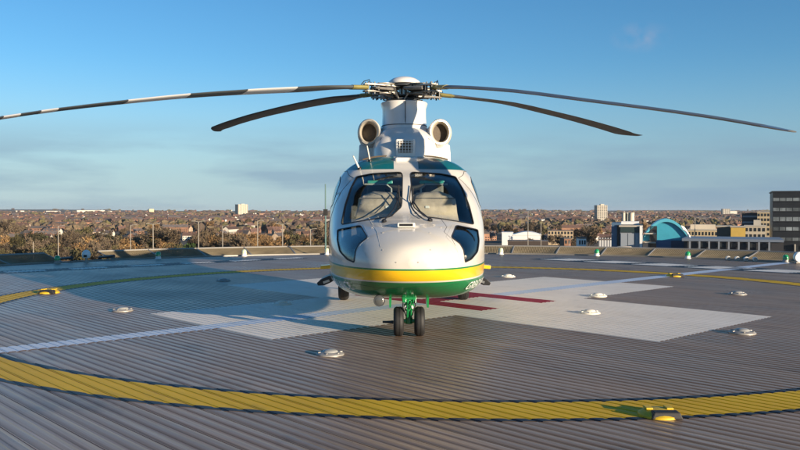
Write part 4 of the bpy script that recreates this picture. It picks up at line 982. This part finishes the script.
tag(o, 'brown winter woodland between the far roofs, up to the skyline', 'woodland')

# ------------------------------------------------------------------ landmark buildings
def block(name, label, px0, px1, ytop, d, m, depth=None, rz=0.0, base=None, mw=m_pane, rows=0, cols=0, wh=.55, ww=.6, roof=None, cat='building', plant=False, side=False):
    W = (px1-px0)/F*d; c = at((px0+px1)/2, ytop, d); zb = gz(c.x, d)-.5 if base is None else base; H = c.z-zb; D = depth or W*.6
    ry_ = -math.atan2(c.x, d); e = empty(name, (c.x-math.sin(ry_)*D/2, d+math.cos(ry_)*D/2, zb), label, cat, rz=rz+ry_)
    bb = MB(); bb.box((0, 0, H/2), (W, D, H)); bb.build('wall', m, e)
    bb = MB(); bb.box((0, 0, H+.25), (W+.5, D+.5, .5)); r = bb.build('roof', roof or m_slate, e)
    if plant: bb = MB(); bb.box((W*.1, 0, H+1.6), (W*.35, D*.4, 2.4)); bb.build('plant_room', m_conc, r)
    if rows:
        bb = MB()
        for i in range(rows):
            z = H*(1-(i+.5)/rows*min(1, rows*3.2/H))
            for j in range(cols):
                x = -W/2+W*(j+.5)/cols; bb.box((x, -D/2, z), (W/cols*ww, .16, H/rows*wh if H/rows < 4 else 3.2*wh))
            if side:
                nd = max(2, int(cols*D/W))
                for j in range(nd):
                    for s in (-1, 1): bb.box((s*W/2, -D/2+D*(j+.5)/nd, z), (.16, D/nd*ww, 3.2*wh))
        stuff(bb.build('windows', mw, e))
    return e, W, D, H
block('tower_block', 'pale slab tower block on the skyline left of the helicopter', 236, 247, 204.5, 2900, m_cream_w, 22, .55, rows=14, cols=7, roof=m_conc, plant=True, side=True)
block('tower_block', 'pale concrete tower block on the skyline right of the helicopter', 595.5, 606, 205.5, 1450, m_conc, 16, .35, rows=13, cols=5, roof=m_conc, plant=True, side=True)
block('brick_block', 'narrow golden brick block at the foot of the right tower', 603.5, 608, 221, 1250, mat('golden_brick', (.5, .29, .09), .85), 8, 0, rows=4, cols=2)
block('long_shed', 'long cream warehouse roof far off right of the left tower block', 306, 366, 216.5, 2300, m_cream_w, 40, 0, roof=mat('shed_roof_pale', (.62, .57, .48), .6))
block('long_shed', 'long low pale building in the middle of the town on the left', 183, 236, 223.5, 1500, m_rendr, 25, 0, roof=MATS['shed_roof_pale'])
block('white_hall', 'small white gabled hall above the long low pale building', 196, 210, 221.5, 1600, m_rendr, 14, .2, roof=MATS['shed_roof_pale'])
for i, (a, c, yt, lab) in enumerate(((47, 60, 211, 'small'), (78, 104, 210.3, 'long'), (16, 24, 210.8, 'narrow'), (100, 112, 211, 'low'))):
    block('skyline_building', lab+' white building on the skyline at the far left', a, c, yt, 4600, m_rendr, 30, 0, roof=MATS['shed_roof_pale'])
block('skyline_building', 'yellowish square building alone on the left skyline', 149, 153.5, 209, 4200, mat('yellowish_wall', (.66, .56, .3), .8), 20, .2)
block('skyline_building', 'pale tall flats on the skyline above the tan offices', 722, 729, 209, 2600, m_rendr, 18, .3, rows=10, cols=4, side=True)
block('skyline_building', 'low pale flats beside the tall flats on the right skyline', 729.5, 736, 211, 2700, m_rendr, 18, .3)
# white industrial units
def arch_roof(e, W, D, H, rise, m, nm='roof'):
    bb = MB(); N = 14; ring = lambda y: [Vector((-W/2-.3+(W+.6)*k/N, y, H+rise*math.sin(PI*k/N))) for k in range(N+1)]+[Vector((W/2+.3, y, H-.3)), Vector((-W/2-.3, y, H-.3))]
    bb.loft([ring(-D/2-.4), ring(D/2+.4)]); return bb.build(nm, m, e, smooth=30)
m_whs = mat('white_sheet', (.72, .72, .70), .45, var=.06, scale=.3)
e, W, D, H = block('white_shed', 'white industrial shed with a low curved roof right of the helicopter', 513, 541, 235, 560, m_whs, 26, 0, roof=m_whs); arch_roof(e, W, D, H, 2.2, m_whs, 'curved_roof')
bb = MB(); bb.box((W*.3, -D/2-.05, 3), (4, .2, 6)); bb.build('loading_door', m_pane, e)
block('white_shed', 'lower white shed just left of the curved one', 502, 513, 233, 610, m_whs, 20, 0, roof=m_whs)
block('dark_depot', 'dark brown low depot in front of the white sheds', 508, 548, 241.5, 500, mat('dark_brown_wall', (.05, .035, .028), .8), 16, 0)
e, W, D, H = block('terrace_block', 'row of tan brick flats with pale bays right of the sheds', 548, 573, 231, 640, mat('tan_brick', (.5, .38, .24), .85, var=.1, scale=.3), 12, 0, rows=3, cols=8, roof=m_slate)
block('brick_gable', 'small red brick block below the tan flats', 562, 569, 239, 430, m_brick, 8, .3, rows=2, cols=2)
block('white_kiosk', 'small white box building left of the blue block', 577.5, 585, 238.5, 330, m_whs, 5, .2, rows=2, cols=3)
block('silver_tank_house', 'grey panelled annex with pale uprights before the blue block', 599, 612, 240, 300, mat('grey_panel', (.28, .28, .29), .5), 8, 0, rows=1, cols=5, mw=m_whs, wh=1.5, ww=.35)
e = empty('storage_tank', at(625, 252, 205), 'round cream tank in front of the blue building', 'tank'); p = at(624.5, 246.5, 205); e.location = (p.x, p.y, gz(p.x, p.y))
Ht = p.z-e.location.z; bb = MB(); bb.lathe((0, 0, 0), [(1.9, 0), (1.9, Ht-.2), (1.75, Ht), (.01, Ht+.15)], 28); bb.build('shell', m_cream_w, e, smooth=40)
bb = MB(); bb.lathe((0, 0, Ht-.5), [(1.95, 0), (1.95, .15)], 28, cap=False); bb.build('band', m_conc, e)
# blue arched building
m_blue = mat('blue_cladding', (.05, .32, .44), .4, var=.08, scale=.5); m_blue2 = mat('pale_blue_roof', (.10, .42, .54), .35); m_dblue = mat('dark_blue_panel', (.015, .06, .13), .35)
m_gclad = mat('grey_cladding', (.22, .24, .27), .45, var=.08, scale=.4)
D0 = 235
def bx(e, nm, px0, px1, y0, y1, d, m, depth, bev=0):
    """a box of the blue complex given by its photo outline at distance d; local to its empty"""
    a = at(px0, y0, d); c = at(px1, y1, d); bb = MB(); o = Vector(e.location)
    bb.box(((a.x+c.x)/2-o.x, d+depth/2-o.y, (a.z+c.z)/2-o.z), (c.x-a.x, depth, a.z-c.z)); return bb.build(nm, m, e, bevel=bev)
pb = at(650, 252, D0); blue = empty('blue_building', (pb.x, D0+8, gz(pb.x, D0)), 'blue clad block with a big pale-blue arched roof on the right', 'building')
ybase = HZ+(HC-gz(pb.x, D0))*F/D0
bx(blue, 'wall', 646, 681, 240, ybase, D0, m_dblue, 18)
# arched end wall and roof shell
N = 24; arc = [(640+(686-640)*k/N, 241-21.5*math.sin(PI*(k/N))**.75) for k in range(N+1)]
o = Vector(blue.location); bb = MB()
bb.loft([[at(x, y, D0)-o+Vector((0, .2+yy, 0)) for x, y in arc] for yy in (0, 17)]); wa = bb.build('arched_wall', m_blue, blue, smooth=30)
bb = MB(); outer = [at(x, y-.8, D0)-o for x, y in arc]; inner = [at(x, y+2.2, D0)-o for x, y in arc]
bb.loft([[p+Vector((0, yy, 0)) for p in outer+inner[::-1]] for yy in (-.6, 18)]); bb.build('arched_roof', m_blue2, blue, smooth=40)
bx(wa, 'pier', 659, 669, 226, 240, D0-1.2, m_blue, 3); bx(wa, 'pale_pier', 664, 668.5, 226, 240, D0-1.6, m_blue2, 2)
for x in (672, 674.5): bx(wa, 'window', x, x+1.4, 236, 239.5, D0-.1, m_pane, .4)
bx(wa, 'window', 659.5, 661.5, 232, 235, D0-1.4, m_pane, .4)
bx(blue, 'lower_wall', 655, 669, 240, ybase, D0-1.2, mat('mid_blue_panel', (.02, .10, .22), .35), 3)
for yy in (233, 242, 248): bx(blue, 'balcony_slab', 645.5, 656, yy, yy+1.2, D0-2.5, m_conc, 3)
bx(blue, 'balcony_core', 648, 655, 226, ybase, D0-.6, m_pane, 2)
bx(blue, 'glazed_stair', 641, 643.5, 226, 248, D0-3, m_whs, 2)
grey = empty('grey_block', (at(625, 240, D0).x, D0+5, gz(20, D0)), 'grey clad block joined to the left of the blue arched building', 'building')
bx(grey, 'wall', 621, 643, 228, ybase, D0-2, m_gclad, 16)
bx(grey, 'dark_band', 621.5, 642.5, 227, 232.5, D0-2.3, mat('dark_teal_band', (.03, .05, .05), .4), 14)
bx(grey, 'parapet', 620.5, 643.5, 225.5, 227, D0-2.6, m_conc, 17)
bx(grey, 'side_wing', 611.5, 620.5, 223, ybase, D0-1, mat('slate_blue', (.08, .14, .22), .4), 14)
bx(grey, 'wing_recess', 617.5, 620, 225, 246, D0-1.4, m_pane, 1)
bx(grey, 'rooftop_plant', 617, 634, 221.5, 224.5, D0+3, m_whs, 8)
for i in range(3): bx(grey, 'wall_panel', 622+i*7, 628.4+i*7, 233.5, 248, D0-2.25, mat('grey_panel_light', (.27, .30, .34), .4), .5)
def turn(e, pivot, ang):
    p = Vector(e.location)-pivot; p.z = 0; R_ = Matrix.Rotation(ang, 3, 'Z'); q = pivot+R_ @ p; e.location = (q.x, q.y, e.location.z); e.rotation_euler = (0, 0, ang)
PV = at(644, 250, D0-2)
# curved white pipes at the right foot of the arch
pv = empty('white_bow_frame', at(689, 252, D0-6), 'white curved steel bows at the right end of the blue arch', 'frame'); pv.location.z = gz(80, D0)
for k in range(3):
    bb = MB(); bb.tube([at(681+k*2+8*math.sin(PI/2*t/8), 226+k*1.5+18*(t/8)**1.6, D0-4-k)-Vector(pv.location) for t in range(9)]+[Vector((at(689+k*2, 244, D0-4-k).x-pv.location.x, 2-k, 0))], .28, 8); bb.build('bow', m_whs, pv, smooth=40)
for e in (blue, grey, pv): turn(e, PV, -.30)
# flues behind
for i, (px, w, m, lab) in enumerate(((623.5, 3.2, m_conc, 'left grey'), (627, 2.6, MATS['dark_teal_band'], 'dark middle'), (631.5, 5.5, m_cream_w, 'wide pale right'))):
    d = 420; p = at(px, 212.5, d); zb = gz(p.x, d); e = empty('boiler_flue', (p.x, d, zb), lab+' flue standing behind the grey block', 'flue', 'flues behind the grey block')
    r_ = w/2/F*d; bb = MB(); bb.lathe((0, 0, 0), [(r_*1.15, 0), (r_*1.15, 20), (r_, 20.3), (r_, p.z-zb), (r_*.85, p.z-zb)], 20); bb.build('stack', m, e, smooth=40)
    bb = MB(); bb.lathe((0, 0, p.z-zb-.5), [(r_*1.06, 0), (r_*1.06, .35)], 20); bb.build('collar', m_conc, e, smooth=40)
# tan offices and golden block on the right
m_tan = mat('tan_stone', (.52, .41, .25), .8, var=.1, scale=.3); m_gold = mat('golden_render', (.62, .42, .10), .75, var=.1, scale=.4)
e, W, D, H = block('tan_office', 'tan office with arched window row left of the golden block', 689, 717, 230.5, 330, m_tan, 12, 0, rows=8, cols=9, ww=.5, roof=m_conc)
bb = MB(); bb.box((0, 1, H+1.3), (W*.85, D*.6, 2.2)); bb.build('attic', m_cream_w, e)
e, W, D, H = block('golden_block', 'sunlit golden rendered block beside its shaded left side painted grey brown', 731.5, 745, 227.5, 300, m_gold, 10, 0, roof=m_conc)
e, W, D, H = block('golden_block_shade_side', 'shaded left side of the golden block, shade put into its grey brown colour', 717.5, 731, 227, 304, mat('golden_shade_brown', (.16, .13, .10), .8), 10, 0, roof=m_conc)  # golden block's shaded side, its shade painted in as a darker colour
block('beige_block', 'beige low block with parapet right of the golden block', 745.5, 765, 226.5, 345, mat('beige_wall', (.5, .44, .34), .8), 12, 0, rows=8, cols=5, roof=m_conc, plant=True)
block('dark_block', 'dark windowless block rising behind the beige one', 742.5, 757.5, 213.5, 430, mat('charcoal_wall', (.035, .035, .04), .6), 14, 0, rows=3, cols=1, wh=.3, ww=.9, mw=m_gclad)
block('tan_tower', 'tan office tower with a grid of windows beside the black block', 758, 772.5, 212.5, 420, m_tan, 12, 0, rows=11, cols=5, roof=m_conc)
# long low dark roof with pale strip in front of them
lr = empty('long_dark_building', (at(735, 245, 215).x, 215, gz(90, 215)), 'long low dark building with a blue-grey roof edge below the tan offices', 'building')
yb2 = HZ+(HC-lr.location.z)*F/215
bx(lr, 'wall', 684, 774, 241, yb2, 215, mat('dark_wall', (.03, .03, .035), .7), 20); bx(lr, 'roof', 683, 775, 238.5, 241, 214.5, mat('blue_grey_roof', (.16, .19, .24), .5), 22)  # near-black wall under a blue-grey roof edge
for k in range(9): bx(lr, 'column', 690+k*9, 691.6+k*9, 241.2, 250, 214.2, m_gclad, .5)
for k in range(5): bx(lr, 'bay', 700+k*14, 708+k*14, 242.5, 246.5, 214.7, m_pane, .35)
turn(lr, at(684, 245, 215), -.40)
# black office block at the right edge
bo_d = 262; ob = empty('black_office', (at(772.5, 250, bo_d).x, bo_d, gz(90, bo_d)), 'black office block with pale window strips at the right edge', 'building')
yb3 = HZ+(HC-ob.location.z)*F/bo_d; m_blackw = mat('black_cladding', (.016, .017, .02), .45, var=.2, scale=.4)
bx(ob, 'wall', 772.5, 850, 192, yb3, bo_d, m_blackw, 22); bx(ob, 'parapet', 772, 851, 191, 192.2, bo_d-.25, mat('parapet_black', (.025, .026, .03), .5), 22.5)
for i, (y0, y1) in enumerate(((198, 201), (207.8, 211), (217, 221), (227, 230.5), (237.5, 240.5), (245.5, 249.5))):
    for k in range(13):
        x0 = 773.2+k*5.9; w_ = bx(ob, 'window', x0, x0+5.3, y0, y1, bo_d-.12, mat('office_glass', (.15, .17, .18), .1, var=.5, scale=.25, rnd=.6) if i < 5 else m_pane, .3)
    bx(ob, 'sill', 772.6, 850, y1, y1+.7, bo_d-.3, MATS['parapet_black'], .5)
for k in range(6): bx(ob, 'pier', 780+k*14, 781.2+k*14, 244, yb3, bo_d-1.2, m_conc, 1)
ob.rotation_euler = (0, 0, -.40)
# tall lighting columns of the car park below
m_pole = mat('lamp_column', (.26, .235, .20), .6)
for px, yt, d, arms in ((33, 242, 200, 0), (58, 226, 190, 1), (130.5, 225, 185, 1), (153, 224, 170, 2), (198.5, 221.5, 170, 2), (222.5, 226, 200, 1), (257.5, 221, 190, 1), (282.5, 224, 170, 2), (310.5, 229, 190, 1), (528, 211, 420, 1), (541, 222, 400, 1), (569, 241, 210, 0), (695, 218, 320, 1)):
    p = at(px, yt, d); zb = gz(p.x, d); e = empty('lamp_column', (p.x, d, zb), {33: 'short lamp column at the far left', 58: 'lamp column behind the missing net panel', 130: 'lamp column left of the double-armed one on the left', 153: 'double-armed lamp column behind the second green rim light', 198: 'double-armed lamp column beside the green tree', 222: 'lamp column below the left tower block', 257: 'lamp column in front of the ochre trees', 282: 'double-armed lamp column right of the ochre trees', 310: 'lamp column just left of the thin teal mast', 528: 'thin tall column above the white sheds', 541: 'thin column at the right end of the white sheds', 569: 'short column before the small red brick block', 695: 'thin column behind the tan office'}[int(px)], 'lamp column', 'lamp columns beyond the deck')
    H = p.z-zb; r_ = .12 if d < 250 else .2; bb = MB(); bb.tube([(0, 0, 0), (0, 0, H*.5), (0, 0, H)], [r_*1.2, r_, r_*.75], 8); bb.build('pole', m_pole, e, smooth=40)
    for s in ((-1, 1) if arms == 2 else (1,) if arms else ()):
        bb = MB(); bb.tube([(0, 0, H-.1), (s*.9, 0, H+.1)], .08, 6); ar = bb.build('arm', m_pole, e)
        bb = MB(); bb.box((s*1.2, 0, H+.1), (.6, .3, .16)); bb.build('lamp_head', m_pole, ar, bevel=.04)
# ------------------------------------------------------------------ haze over the town
bb = MB(); bb.lathe((0, 0, 0), [(12600, -64), (12600, 42)], 48)
hm_ = bpy.data.materials.new('haze'); hm_.use_nodes = True; t_ = hm_.node_tree; t_.nodes.clear(); o_ = t_.nodes.new('ShaderNodeOutputMaterial'); v_ = t_.nodes.new('ShaderNodeVolumePrincipled')
v_.inputs['Color'].default_value = (.80, .87, .95, 1); v_.inputs['Density'].default_value = 3.5e-5; v_.inputs['Anisotropy'].default_value = .2; t_.links.new(v_.outputs[0], o_.inputs['Volume'])
tag(stuff(bb.build('haze', hm_)), 'thin pale air over the town', 'haze')
